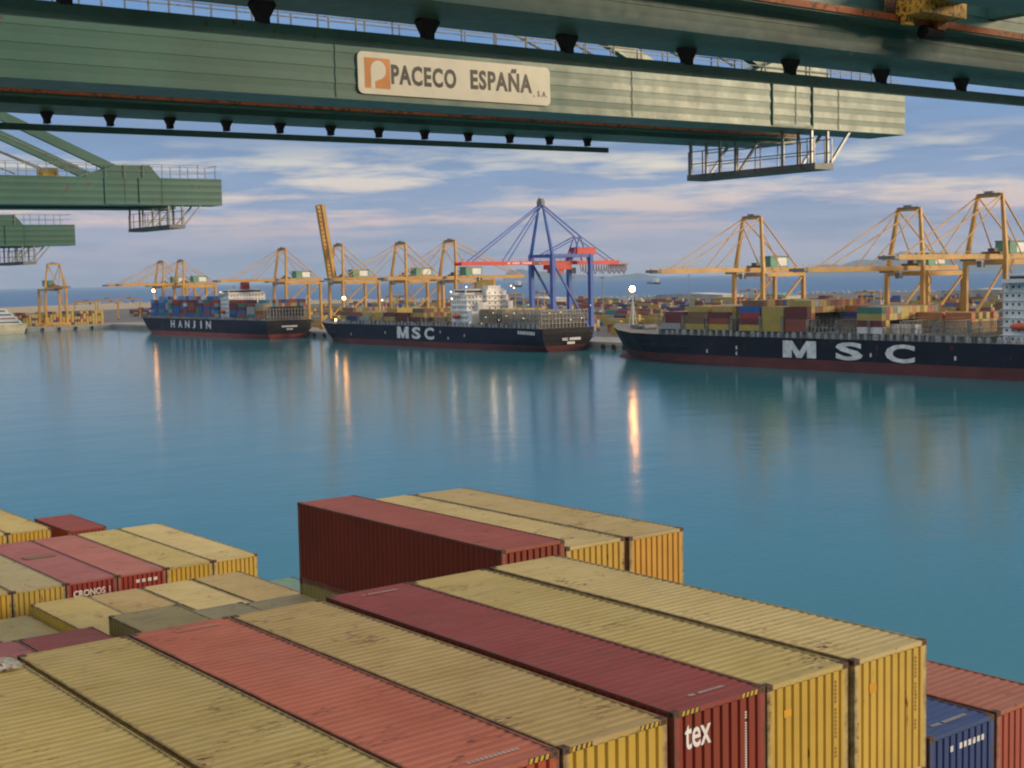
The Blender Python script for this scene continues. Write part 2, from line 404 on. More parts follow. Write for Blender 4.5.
def grooves(u0, u1, n, depth):
    out = [(u0, 0.0)]; p = (u1 - u0) / n
    for i in range(n):
        b = u0 + i * p
        out += [(b + p * 0.33, 0.0), (b + p * 0.42, -depth), (b + p * 0.58, -depth), (b + p * 0.67, 0.0)]
    out.append((u1, 0.0)); return out
def corr(u0, u1, n, depth, flat=0.62):
    """trapezoid corrugation: (u, offset) pairs"""
    out = [(u0, 0.0)]; p = (u1 - u0) / n; a = p * (1 - flat) / 4; f = p * flat / 2
    for i in range(n):
        b = u0 + i * p
        out += [(b + f * 0.5, 0.0), (b + f * 0.5 + 2 * a, -depth), (b + f * 1.5 + 2 * a, -depth), (b + f * 1.5 + 4 * a, 0.0)]
    out.append((u1, 0.0)); return out
def sheet(prof, put, v0, v1):
    mb = MB(); k = len(prof)
    for u, d in prof: mb.v.append(put(u, v0, d)); mb.v.append(put(u, v1, d))
    for i in range(k - 1): mb.f.append((2 * i, 2 * i + 2, 2 * i + 3, 2 * i + 1)); mb.m.append(0)
    return mb
def container_meshes(L, H):
    key = (round(L, 2), round(H, 2))
    if key in FG: return FG[key]
    W = CW; z1 = H; d = {}
    dm = steel_grey
    d['roof'] = sheet(corr(0.20, L - 0.20, int(round(L / 0.262)), 0.016), lambda u, v, o: (u, v, z1 - 0.012 + o), 0.055, W - 0.055)
    # flat header plates at both ends of the roof
    for a, b in ((0.02, 0.20), (L - 0.20, L - 0.02)): d['roof'].box(a, b, 0.055, W - 0.055, z1 - 0.03, z1 - 0.010)
    ns = int(round(L / 0.278))
    d['side_wall'] = sheet(corr(0.15, L - 0.15, ns, 0.036, 0.5), lambda u, v, o: (u, -0.0 - o, v), 0.15, z1 - 0.06)
    d['end_wall'] = sheet(grooves(0.13, W - 0.13, 9, 0.048), lambda u, v, o: (o, u, v), 0.17, z1 - 0.10)
    fr = MB()
    for y in (0.0, W - 0.05):
        fr.box(0.16, L - 0.16, y, y + 0.05, z1 - 0.06, z1 - 0.004); fr.box(0.16, L - 0.16, y, y + 0.05, 0.0, 0.16)
    for x in (0.0, L - 0.09):
        fr.box(x, x + 0.09, 0.16, W - 0.16, z1 - 0.11, z1 - 0.006); fr.box(x, x + 0.09, 0.16, W - 0.16, 0.0, 0.17)
    for x in (0.0, L - 0.14):
        for y in (0.0, W - 0.13): fr.box(x, x + 0.14, y, y + 0.13, 0.12, z1 - 0.12)
    d['frame'] = fr
    cc = MB(); cc.box(-0.004, 0.178, -0.004, 0.162, 0, 0.118)
    cc.box(0.05, 0.125, 0.06, 0.10, 0.118, 0.1195, 1); cc.box(-0.0055, -0.004, 0.05, 0.11, 0.03, 0.09, 1); cc.box(0.05, 0.125, -0.0055, -0.004, 0.03, 0.09, 1)
    cc.box(0.178, 0.1795, 0.05, 0.11, 0.03, 0.09, 1); cc.box(0.05, 0.125, 0.162, 0.1635, 0.03, 0.09, 1)
    d['corner_casting'] = cc
    hz = MB()                                                 # yellow and black hazard chevrons at the header corners
    for k in range(4):
        y = 0.19 + k * 0.115
        hz.face([(L + 0.004, y, z1 - 0.10), (L + 0.004, y + 0.065, z1 - 0.10), (L + 0.004, y + 0.095, z1 - 0.015), (L + 0.004, y + 0.03, z1 - 0.015)], 1)
    hz.face([(L + 0.001, 0.18, z1 - 0.105), (L + 0.001, 0.66, z1 - 0.105), (L + 0.001, 0.66, z1 - 0.01), (L + 0.001, 0.18, z1 - 0.01)], 0)
    d['hazard_mark'] = hz
    FG[key] = {k: v.mesh(k, [dm, dark_hole] if k == 'corner_casting' else [dark_hole, paint('hazard_yellow', (0.55, 0.36, 0.03), rust=0.05)] if k == 'hazard_mark' else dm) for k, v in d.items()}
    FG[key]['corner_casting'].materials[0] = frame_rust
    return FG[key]
def container(x, y, ztop, col, label, L=12.192, H=CH, hazard=False, group='freight containers stacked on the near ship'):
    """x, y: corner with the smallest coordinates; ztop relative to the eye"""
    M = container_meshes(L, H)
    t = thing('freight_container', (x, y, EYE + ztop - H), label, 'container', group)
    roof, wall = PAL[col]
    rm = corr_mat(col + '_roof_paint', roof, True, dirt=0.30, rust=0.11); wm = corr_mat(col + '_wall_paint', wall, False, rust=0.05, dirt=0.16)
    def put(nm, mat, loc=(0, 0, 0), rot=(0, 0, 0), part=None):
        o = link(part or nm, M[nm], t, loc, rot); o.material_slots[0].link = 'OBJECT'; o.material_slots[0].material = mat; return o
    put('roof', rm)
    put('side_wall', wm); put('side_wall', wm, (L, CW, 0), (0, 0, PI))
    e1 = put('end_wall', wm, (L, 0, 0)); put('end_wall', wm, (0, CW, 0), (0, 0, PI))
    put('frame', rm)
    for cx in (0, L - 0.174):
        for cy in (0, CW - 0.158):
            for cz in (0, H - 0.118): link('corner_casting', M['corner_casting'], t, (cx, cy, cz))
    if hazard: link('hazard_mark', M['hazard_mark'], t); link('hazard_mark', M['hazard_mark'], t, (0, CW - 0.84, 0))
    return t, L, H
def marks(t, x, y, z, w, h, n, vertical=False, face='end', mat=None, name='number_marking'):
    """a row of small worn stencil marks (numbers too worn to read)"""
    mb = MB(); r = random.Random(int(x * 100 + y * 10))
    for i in range(n):
        if n > 1 and r.random() < 0.12: continue
        a = i / n
        if face == 'end':
            if vertical: yy, zz, dw, dh = y, z - a * h, w, h / n * 0.62
            else: yy, zz, dw, dh = y + a * w, z, w / n * 0.6, h
            mb.face([(x, yy, zz), (x, yy + dw, zz), (x, yy + dw, zz + dh), (x, yy, zz + dh)])
        else:                                                  # on the roof header, running along y
            yy = y + a * w; mb.face([(x, yy, z), (x + h, yy, z), (x + h, yy + w / n * 0.62, z), (x, yy + w / n * 0.62, z)])
    return mb.build(name, mat or (worn_letter if face == 'roof' else white_letter), t)
def end_text(t, body, x, y, z, w, h, bold=0.02):
    me = fit_text(text_mesh(body, 1.0, white_letter, 0.004, bold), w, h)
    return link('lettering', me, t, (x, y, z), (PI / 2, 0, PI / 2))

# bay in the foreground
XA = -29.2
tx, L, H = container(XA, 16.95, -7.84, 'maroon', 'dark maroon container with white tex lettering on its end', hazard=True)
end_text(tx, 'tex', L + 0.006, 0.60, H - 0.52, 0.68, 0.46, 0.012)
marks(tx, L + 0.006, 1.86, H - 0.35, 0.055, 1.75, 34, True)
marks(tx, L - 0.60, 0.95, H + 0.002, 0.95, 0.10, 12, face='roof'); marks(tx, 0.45, 0.75, H + 0.002, 1.05, 0.11, 12, face='roof')
y2, L, H = container(XA, 19.45, -7.86, 'yellow', 'mustard container between the tex box and the outermost yellow box')
marks(y2, L + 0.006, 0.48, H - 0.72, 0.36, 0.15, 1, mat=paint('orange_sticker', (0.62, 0.30, 0.01), rust=0), name='warning_sticker')
y1, L, H = container(XA + 0.06, 22.03, -7.84, 'cream', 'pale yellow container at the water side, its tall ribbed end in full view')
marks(y1, L + 0.006, 0.48, H - 0.78, 0.38, 0.20, 1, mat=paint('orange_sticker', (0.62, 0.30, 0.01), rust=0), name='warning_sticker')
for tt in (y2, y1): marks(tt, L + 0.006, 2.02, H - 0.35, 0.05, 1.6, 20, True, mat=paint('grey_lettering', (0.12, 0.09, 0.04), rust=0))
container(XA, 14.33, -7.88, 'brownish', 'brown-stained tan container between the orange-red box and the tex box', hazard=True)
orr, L, H = container(XA - 0.02, 11.82, -7.88, 'orange_red', 'bright orange-red container with a scuffed roof, lowest middle of the picture', hazard=True)
marks(orr, 0.45, 0.9, H + 0.002, 1.1, 0.10, 12, face='roof'); marks(orr, L - 0.55, 0.9, H + 0.002, 1.1, 0.10, 12, face='roof')
container(XA, 9.30, -7.88, 'tan', 'olive tan container directly left of the orange-red one')
container(XA - 0.1, 6.75, -7.88, 'yellow', 'tan container in the bottom left corner with a pale rag on it')
bl, L, H = container(XA + 0.1, 24.55, -10.02, 'blue', 'blue container with white digits on its ribbed end, lower right')
marks(bl, L + 0.006, 0.75, H - 0.48, 1.35, 0.13, 8); marks(bl, L - 0.5, 0.7, H + 0.002, 1.3, 0.12, 12, face='roof')
container(XA + 0.1, 27.10, -10.0, 'salmon', 'faded salmon container with a rusty roof beside the blue one')

# second bay
XB = -43.6
container(XB, 24.22, -8.02, 'red', 'dark red container rising above its neighbours with a bare shadowed long side')
container(XB, 26.72, -8.28, 'cream', 'cream roofed container between the tall red box and the amber ended box')
container(XB + 0.06, 29.32, -8.30, 'amber', 'outermost tan container of the raised block with a rust-stained amber end')
container(XB, 24.22, -8.02 - CH, 'olive', 'olive container peeping out under the tall dark red box')
container(XB, 16.95, -11.00, 'olive', 'olive container with a shaded long side, just behind the orange-red box')
container(XB, 19.40, -11.32, 'greyish', 'low grey-tan container sunk between the olive box and the brown-stained row')
container(XB, 21.92, -11.40, 'greyish', 'low tan container almost hidden behind the brown-stained tan one')
container(XB - 0.1, 13.98, -11.28, 'maroon', 'plum red container whose far end shows behind the olive tan box')
container(XB - 0.1, 11.48, -11.28, 'mauve', 'plum red container at the left edge, showing only a strip of roof')

# third bay, lower
XC = -58.9
container(XC, 19.45, -13.75, 'yellow', 'yellow-tan container with a low shaded side below the lettered red box')
container(XC, 21.97, -13.80, 'brownish', 'plain brownish container behind the olive one, second in its low row')
container(XC, 24.50, -13.80, 'cream', 'cream-tan container in the low row, between the brownish and the stained one')
container(XC, 27.02, -13.78, 'brownish', 'stained tan container with a dark smear, last of the low row before the water')
container(XC, 16.95, -14.20, 'olive', 'flat olive roofed container at the left edge in front of the yellow ends')
container(XC + 0.6, 29.55, -14.35, 'teal', 'pale teal container with a rusty corner, just left of the tall red box')

# fourth bay
XE, ZE = -74.54, -13.85
container(XE, 29.78, ZE, 'cream', 'yellow container at the water edge of the left-hand block')
container(XE, 27.28, ZE, 'yellow', 'yellow container between the salmon roofed box and the water edge box')
e3, L, H = container(XE, 24.78, ZE, 'pink_red', 'salmon-pink roofed red container in the left-hand block')
marks(e3, L + 0.006, 0.9, H - 0.5, 1.2, 0.16, 4)
e4, L, H = container(XE, 22.28, ZE, 'mauve', 'dusty mauve roofed red container marked CRONOS on its end')
end_text(e4, 'CRONOS', L + 0.006, 1.08, H - 0.58, 1.55, 0.32, 0.03); marks(e4, L + 0.006, 2.05, H - 0.5, 0.06, 0.5, 5, True)
MB().box(4.6, 5.3, 0.45, 2.0, H - 0.009, H + 0.03).build('roof_patch', paint('brown_patch', (0.17, 0.10, 0.05), rust=0.2), e4)
container(XE, 19.78, ZE, 'greyish', 'grey-tan container with yellow ribbed end next to the mauve roofed one')
container(XE, 17.28, ZE, 'tan', 'tan container at the left edge beside the grey-tan one')

# fifth bay
container(-89.3, 24.35, -13.75, 'yellow', 'far yellow container behind the mauve and salmon roofs')
container(-89.3, 21.85, -13.75, 'cream', 'farthest left yellow container, cut by the picture edge')
container(-88.2, 29.60, -15.0, 'maroon', 'short maroon container by the water, farthest of the foreground boxes', L=6.058)

def build_rag():
    mb = MB(); r = random.Random(5); n = 7
    g = [[(-29.0 + i * 0.16 + r.uniform(-.04, .04), 8.55 + j * 0.10 + r.uniform(-.03, .03), EYE - 7.87 + 0.02 + max(0, r.uniform(-0.02, 0.11))) for j in range(6)] for i in range(n)]
    for i in range(n - 1):
        for j in range(5): mb.face([g[i][j], g[i + 1][j], g[i + 1][j + 1], g[i][j + 1]])
    tag(mb.build('rag', paint('pale_cloth', (0.46, 0.42, 0.34), rust=0.2), smooth=True), 'crumpled pale rag lying on the roof of the bottom left tan container', 'rag')
build_rag()

# ------------------------------------------------------------------ hull of the ship that carries them
def hull_mesh(L, B, D, rise, boot=3.6, stern_low=0.55, fore=0.16):
    """bow at x=0 pointing to -x, stern at x=L; returns MB, material 0 topsides, 1 boot topping, 2 deck"""
    mb = MB()
    zl = [-2.0, 0.8, boot, boot + (D - boot) * 0.35, boot + (D - boot) * 0.7, D]
    k = len(zl); us = [0, .01, .03, .06, .10, .15, .21, .28, .36, .46, .58, .70, .80, .87, .92, .96, .985, 1.0]
    rings = []
    for u in us:
        ring = []
        for i, z in enumerate(zl):
            a = i / (k - 1)
            x0 = L * (0.030 * (1 - a) ** 1.3); x1 = L - L * 0.02 * (1 - a) ** 2
            tp = fore * (1 + 0.75 * (1 - a))
            v = min(1.0, u / tp); h = B / 2 * (1 - (1 - v) ** (2.1 + 0.6 * a)) ** (0.85 if a > .5 else 1.0)
            if u > 0.72:
                w = (u - 0.72) / 0.28; low = stern_low + (1 - stern_low) * min(1, a * 1.5) ** 0.6
                h *= 1 - (1 - low) * w ** 1.6
            x = x0 + (x1 - x0) * u
            zz = z
            s = max(0, 1 - x / (0.14 * L)); 
            if a > 0.4: zz += rise * s * s * (a - 0.4) / 0.6
            ring.append((x, max(h, 0.05), zz))
        rings.append(ring)
    n = len(us)
    for sgn in (-1, 1):
        for j in range(n - 1):
            for i in range(k - 1):
                q = [rings[j][i], rings[j + 1][i], rings[j + 1][i + 1], rings[j][i + 1]]
                mb.face([(x, sgn * y, z) for x, y, z in q], 1 if i < 2 else 0)
    for i in range(k - 1):                                     # transom
        a, b = rings[-1][i], rings[-1][i + 1]
        mb.face([(a[0], -a[1], a[2]), (a[0], a[1], a[2]), (b[0], b[1], b[2]), (b[0], -b[1], b[2])], 1 if i < 2 else 3)
    for j in range(n - 1):                                     # deck
        a, b = rings[j][-1], rings[j + 1][-1]
        mb.face([(a[0], -a[1], a[2] - .02), (b[0], -b[1], b[2] - .02), (b[0], b[1], b[2] - .02), (a[0], a[1], a[2] - .02)], 2)
    return mb, rings
hull_black = paint('black_hull_paint', (0.008, 0.012, 0.024), rough=0.6, spec=0.15, rust=0.05, dirt=0.12, scale=0.15, streak=(1, 1, 0.2))
hull_navy = paint('navy_hull_paint', (0.009, 0.015, 0.034), rough=0.6, spec=0.15, rust=0.06, dirt=0.12, scale=0.15, streak=(1, 1, 0.2))
boot_red = paint('red_boot_topping', (0.12, 0.036, 0.036), rough=0.7, spec=0.2, rust=0.08, dirt=0.35, scale=0.2)
deck_grey = paint('deck_paint', (0.12, 0.13, 0.12), rust=0.2, scale=0.3)
transom_dark = paint('stained_transom', (0.014, 0.014, 0.017), rust=0.08, dirt=0.25, spec=0.15, scale=0.3)
def own_ship():
    t = thing('container_ship', (-190, 10.5, 0), 'dark ship underneath the foreground containers', 'ship')
    mb, _ = hull_mesh(260, 43.5, 17.5, 3, 4); mb.build('hull', [hull_black, boot_red, deck_grey, transom_dark], t)
    for x0, x1, top in ((-29.4, -16.8, -13.70), (-43.9, -31.2, -13.82), (-59.3, -46.5, -16.75), (-74.9, -62.1, -16.80), (-89.6, -76.8, -16.7)):
        MB().box(x0 + 190, x1 + 190, -20.5, 21.3, 17.3, EYE + top).build('hatch_cover', deck_grey, t)
    MB().box(-29.2 + 190, -17 + 190, 13.9, 19.2, EYE - 13.69, EYE - 12.93).build('hatch_coaming', deck_grey, t)
    return t
own_ship()
for k, y in enumerate((6.75, 9.30, 11.82, 14.33, 16.95, 19.45, 21.95)):
    container(XA, y, -7.88 - CH, ('tan', 'red', 'yellow')[k % 3], 'container in the tier under the front bay, hidden by the roofs above', group='lower tier of the front bay')

# ------------------------------------------------------------------ green ship-to-shore cranes of the near quay, booms reaching over the ship
def near_crane(X, tip, z17, label, hang=2.45, hang0=14, rail_end=45.5, sign=False, simple=False, tower=True, trolley=False, rail_drop=0.62, fo=0.0, plat=6.6, lz=0.30):
    """X: outer (+x) face of the first girder; z17: height of the girder underside above the eye at y=17"""
    t = thing('gantry_crane', (X - 4.4, -22, 4.0), label, 'crane', 'green gantry cranes of the near quay')
    ox, oy, oz = X - 4.4, -22.0, 4.0
    zb = lambda y: EYE + z17 + 0.011 * (y - 17) - oz           # underside, local
    T = lambda x, y, dz: (x - ox, y - oy, zb(y) + dz)
    y0 = -55.0; Hg = 2.22
    def girder(xa, xb, ya, yb, face_in=False):
        """box girder whose plates bow slightly between the horizontal stiffeners"""
        mb = MB(); n = 4; prof = []
        for i in range(n):
            a, b = i / n * Hg, (i + 1) / n * Hg
            prof += [(xb + 0.026, a), (xb + 0.02, a + 0.05), (xb - 0.004, (a + b) / 2 + 0.02), (xb + 0.008, b - 0.012)]
        prof = [(xb - 0.02, 0.0)] + prof + [(xb, Hg), (xa, Hg), (xa, 0.0)]
        k = int((yb - ya) / 2.9)
        for j in range(k):
            u0, u1 = ya + (yb - ya) * j / k, ya + (yb - ya) * (j + 1) / k
            for i in range(len(prof)):
                p, q = prof[i], prof[(i + 1) % len(prof)]
                mb.face([T(p[0], u0, p[1]), T(q[0], u0, q[1]), T(q[0], u1, q[1]), T(p[0], u1, p[1])])
        for u in (ya, yb): mb.face([T(p[0], u, p[1]) for p in prof])
        return mb
    girder(X - 2.2 + fo, X + fo, y0, tip).build('boom_girder', crane_green, t)
    girder(X - 8.8, X - 6.0, y0, tip - 1.5).build('boom_girder', crane_green_lifted, t)
    # weld seams and a framed manhole panel on the face
    for u in (tip - 34, tip - 19.3, tip - 8.6, tip - 5.4): MB().bar(T(X + fo + 0.042, u, 0.05), T(X + fo + 0.042, u, Hg - 0.03), 0.02, 0.03).build('weld_seam', crane_green_lifted, t)
    pf = MB()
    for u in (tip - 10.3, tip - 7.4): pf.bar(T(X + fo + 0.05, u, 0.08), T(X + fo + 0.05, u, Hg - 0.05), 0.10, 0.05)
    pf.bar(T(X + fo + 0.05, tip - 10.3, 0.10), T(X + fo + 0.05, tip - 7.4, 0.10), 0.05, 0.12); pf.build('panel_frame', crane_green_lifted, t)
    # runway ledge with its rail on the inner face, walkway tied to it
    MB().bar(T(X - 5.65, y0, lz), T(X - 5.65, tip - 2, lz), 0.7, 0.16).build('runway_ledge', crane_green_lifted, t)
    MB().bar(T(X - 5.27, y0, lz + 0.06), T(X - 5.27, tip - 2, lz + 0.06), 0.10, 0.11 if lz < 0.5 else 0.2).build('trolley_rail', rail_orange, t)
    MB().bar(T(X + fo - 2.55, y0, 0.95), T(X + fo - 2.55, tip - 2, 0.95), 0.7, 0.16).build('runway_ledge', crane_green_lifted, t)
    MB().bar(T(X + fo - 2.75, y0, 1.10), T(X + fo - 2.75, tip - 2, 1.10), 0.16, 0.14).build('trolley_rail', rail_orange, t)
    # cross ties between the girders
    for u in (tip - 1.6, tip - 22, tip - 44): MB().bar(T(X + fo - 2.2, u, 1.9), T(X - 6.0, u, 1.9), 0.6, 0.55).build('cross_tie', crane_green_lifted, t)
    # cable festoon rail with its hangers
    xr = X - 8.05
    slope2 = 0.0022
    dz = lambda u: -rail_drop + slope2 * (u - 30)
    fr = MB(); fr.bar(T(xr, y0, dz(y0)), T(xr, rail_end, dz(rail_end)), 0.16, 0.34 if hang > 3 else 0.24); fr.build('festoon_rail', crane_green_lifted, t)
    hm = MB(); hm.prism([(-0.22, 0), (0.22, 0), (0.31, -0.12), (0.13, -0.42), (0.13, -0.56), (-0.13, -0.56), (-0.13, -0.42), (-0.31, -0.12)] if hang > 3 else [(-0.22, 0.1), (0.22, 0.1), (0.22, -.14), (0.1, -.38), (0.1, -.53), (-0.1, -.53), (-.1, -.38), (-.22, -.14)], 0, -0.14, 0.14)
    hmesh = hm.mesh('hanger', rubber)
    u = hang0
    while u > y0 + 8: u -= hang
    while u < rail_end - 0.4:
        if u > -6: link('hanger', hmesh, t, T(xr, u, dz(u) + 0.16 + 0.53))
        u += hang
    # railings and gear on top of the girder
    rl = MB(); u = -5.0
    while u < tip - 0.3:
        rl.bar(T(X + fo - 0.12, u, Hg), T(X + fo - 0.12, u, Hg + 1.1), 0.05); rl.bar(T(X + fo - 2.05, u, Hg), T(X + fo - 2.05, u, Hg + 1.1), 0.05); u += 1.6
    for q in (0.55, 1.1):
        for xx in (X + fo - 0.12, X + fo - 2.05): rl.bar(T(xx, -5, Hg + q), T(xx, tip - 0.4, Hg + q), 0.04)
    rl.bar(T(X + fo - 0.12, tip - 0.3, Hg + 1.1), T(X + fo - 2.05, tip - 0.3, Hg + 1.1), 0.04); rl.build('railing', steel_grey, t)
    ah = MB(); ya, yb = tip - 12.2, tip - 6.3
    ah.prism([(ya - oy, zb(ya) + Hg), (yb - oy + 0.9, zb(yb) + Hg), (yb - oy, zb(yb) + Hg + 1.05), (ya - oy + 3.0, zb(ya) + Hg + 1.05), (ya - oy + 1.4, zb(ya) + Hg + 0.5)], 0, X - 1.95 - ox, X - 0.25 - ox)
    ah.build('stay_anchor', crane_green, t)
    for u, w in ((tip - 7.5, 1.5), (tip - 14, 1.2), (tip - 22, 1.6)):
        MB().box(X - 5 - ox, X - 3.6 - ox, u - oy, u + w - oy, zb(u) + Hg + 0.2, zb(u) + Hg + 0.95).box(X - 6 - ox, X - 2.2 - ox, u - oy + .2, u + w - oy - .2, zb(u) + Hg - 0.05, zb(u) + Hg + 0.22).build('rope_sheave', paint('yellow_machinery', (0.50, 0.33, 0.04), rust=0.15), t)
    # forestays up to the apex
    ap = EYE + 37 - oz
    for xx in (X - 1.1, X - 7.4):
        a = Vector(T(xx, tip - 7.6, Hg + 0.1)); b = Vector((xx - ox, -20 - oy, ap))
        MB().bar(a, b, 0.42, 0.72).build('forestay', crane_green, t)
        for o in (1.3, 2.3):
            MB().tube(a + Vector((0, -o * 3.2, 0.5)), b + Vector((0, -1, -o * 2.2)), 0.06, 6).build('hoist_rope', steel_grey, t)
    # maintenance platform slung under the boom tip
    pl = thing_part = MB(); yc = tip - plat; zf = -1.92
    pl.box(X - 8.5 - ox, X + 0.1 - ox, yc - 0.7 - oy, yc + 0.7 - oy, zb(yc) + zf, zb(yc) + zf + 0.30)
    plo = pl.build('maintenance_platform', steel_grey, t)
    ra = MB()
    for sx in (-8.4, -7.4, -6.2, -4.9, -3.4, -1.9, -0.4, 0.02):
        for sy in (-0.66, 0.66): ra.bar((X + sx - ox, yc + sy - oy, zb(yc) + zf + .3), (X + sx - ox, yc + sy - oy, zb(yc) + zf + 1.5), 0.05)
    for q in (0.85, 1.5):
        for sy in (-0.66, 0.66): ra.bar((X - 8.4 - ox, yc + sy - oy, zb(yc) + zf + q), (X + 0.02 - ox, yc + sy - oy, zb(yc) + zf + q), 0.045)
    ra.build('railing', galv, plo)
    for sx in (-8.3, -6.2, -2.0, -0.2):
        for sy in (-0.6, 0.6): MB().bar((X + sx - ox, yc + sy - oy, zb(yc) + zf), (X + sx - ox, yc + sy - oy, zb(yc) + 0.05), 0.13).build('hanger_post', galv, plo)
        MB().bar((X + sx - ox, yc + 0.7 - oy, zb(yc) + zf + 0.2), (X + sx - ox, yc + 2.3 - oy, zb(yc) + 0.02), 0.12).build('stay', galv, plo)
    # portal on the quay (mostly out of the frame)
    for sx in (6.5, -15.3):
        for sy in (-19, -49):
            MB().box(X + sx - 0.9 - ox, X + sx + 0.9 - ox, sy - 0.9 - oy, sy + 0.9 - oy, 0, zb(sy) + 0.2).build('leg', crane_green, t)
    for sy in (-19, -49): MB().box(X - 16 - ox, X + 7.2 - ox, sy - 0.75 - oy, sy + 0.75 - oy, zb(sy) - 1.8, zb(sy)).build('portal_beam', crane_green, t)
    for xx in (X - 1.1, X - 7.4):
        MB().bar(T(xx, -19, Hg), (xx - ox, -20 - oy, ap), 0.8, 0.8).build('mast', crane_green, t)
        MB().bar(T(xx, -49, Hg), (xx - ox, -20 - oy, ap), 0.4, 0.5).build('backstay', crane_green, t)
    MB().box(X - 8 - ox, X - 0.6 - ox, -20.5 - oy, -19.5 - oy, ap - 0.5, ap + 0.6).build('apex_beam', crane_green, t)
    MB().box(X - 8.5 - ox, X - 0.4 - ox, -46 - oy, -34 - oy, zb(-40) + Hg + 0.1, zb(-40) + Hg + 4).build('machinery_house', house_green, t)
    if trolley:
        tm = paint('trolley_yellow', (0.55, 0.30, 0.025), rust=0.3, dirt=0.5, scale=1.5); u = 35.9
        b = MB(); b.box(X - 5.75 - ox, X - 4.3 - ox, u - 0.2 - oy, u + 2.0 - oy, zb(u) + 1.05, zb(u) + 1.9)
        b.box(X - 5.0 - ox, X - 2.9 - ox, u - 0.1 - oy, u + 1.8 - oy, zb(u) + 1.5, zb(u) + 2.1)
        tb = b.build('trolley_truck', tm, t)
        for q in (0.0, 1.65):
            MB().tube((X - 5.66 - ox, u + q - oy, zb(u) + 1.35), (X - 5.32 - ox, u + q - oy, zb(u) + 1.35), 0.3, 14).build('wheel', frame_rust, tb)
            MB().prism([(u + q - 0.28 - oy, zb(u) + 1.95), (u + q + 0.28 - oy, zb(u) + 1.95), (u + q + 0.2 - oy, zb(u) + 0.78), (u + q - 0.2 - oy, zb(u) + 0.78)], 0, X - 5.14 - ox, X - 4.95 - ox).build('rail_guard', rail_orange if q else tm, tb)
        MB().tube((X - 5.2 - ox, u + 1.0 - oy, zb(u) + 0.7), (X - 5.2 - ox, u + 1.9 - oy, zb(u) + 0.7), 0.22, 10).build('buffer', rubber, tb)
    if sign:
        ys, ye = 26.9, 36.05; zc = zb(31.5) + 1.00; w, h = ye - ys, 1.53; r = 0.22
        pts = []
        for cx, cz, a0 in ((w / 2 - r, h / 2 - r, 0), (-w / 2 + r, h / 2 - r, 90), (-w / 2 + r, -h / 2 + r, 180), (w / 2 - r, -h / 2 + r, 270)):
            for i in range(6): a = R(a0 + 18 * i); pts.append((cx + r * math.cos(a), cz + r * math.sin(a)))
        so = MB().prism(pts, 0, -0.02, 0.02).build('sign_board', paint('cream_sign', (0.74, 0.68, 0.52), rust=0.0, dirt=0.06, fade=0.06), t, (X + 0.075 - ox, (ys + ye) / 2 - oy, zc), )
        so.rotation_euler = (0.011, 0, 0)
        orange = paint('orange_logo', (0.66, 0.26, 0.07), rust=0, dirt=0.05); ink = paint('grey_sign_ink', (0.075, 0.07, 0.06), rust=0, dirt=0.1)
        lg = MB(); s = 0.55; c0 = -w / 2 + 0.28                # orange square with a cream letter P cut through it
        lg.face([(0.026, c0, -s), (0.026, c0 + 1.12, -s), (0.026, c0 + 1.12, s), (0.026, c0, s)], 0)
        pc, pz, ro = c0 + 0.60, 0.12, 0.33
        arc = [(0.030, pc + ro * math.cos(R(a)), pz + ro * math.sin(R(a)) * 1.05) for a in range(-75, 181, 15)]
        lg.face(arc + [(0.030, pc - ro, -s), (0.030, pc - ro + 0.17, -s), (0.030, pc - ro + 0.17, -0.30), (0.030, pc + 0.08, -0.21)], 1)
        lg.build('logo', [orange, so.data.materials[0]], so)
        for body, ya, yb, za, zb2 in (('PACECO', -3.13, -0.14, -0.36, 0.38), ('ESPA\u00d1A', 0.54, 3.62, -0.30, 0.40)):
            me = fit_text(text_mesh(body, 1.0, ink, 0.004, 0.036, spacing=1.14), yb - ya, zb2 - za + (0.22 if 'E' == body[0] else 0))
            link('lettering', me, so, (0.026, (ya + yb) / 2, (za + zb2) / 2 + (0.09 if body[0] == 'E' else 0)), (PI / 2, 0, PI / 2))
        me = fit_text(text_mesh(', S.A.', 1.0, ink, 0.004, 0.012, spacing=1.3), 0.72, 0.26)
        link('lettering', me, so, (0.026, 4.05, -0.33), (PI / 2, 0, PI / 2))
    return t
near_crane(-20.6, 64, 6.53, 'overhead green boom crossing the top right corner with a yellow trolley wheel', hang=4.65, hang0=20.05, rail_end=60, trolley=True, fo=2.6, lz=0.95)
near_crane(-43.0, 60, 6.53, 'pale green crane boom carrying the cream sign with PACECO lettering', hang=2.45, hang0=18.3, rail_end=46.6, rail_drop=0.56, sign=True)
near_crane(-107.0, 53.1, 6.30, 'green crane boom at left with two slanting stays, below the signed boom', hang=2.45, rail_end=34, plat=4.2)
near_crane(-144.0, 54.1, 4.05, 'smallest green crane boom tip at the left edge, lowest of the near booms', hang=2.45, rail_end=34, plat=5.0)

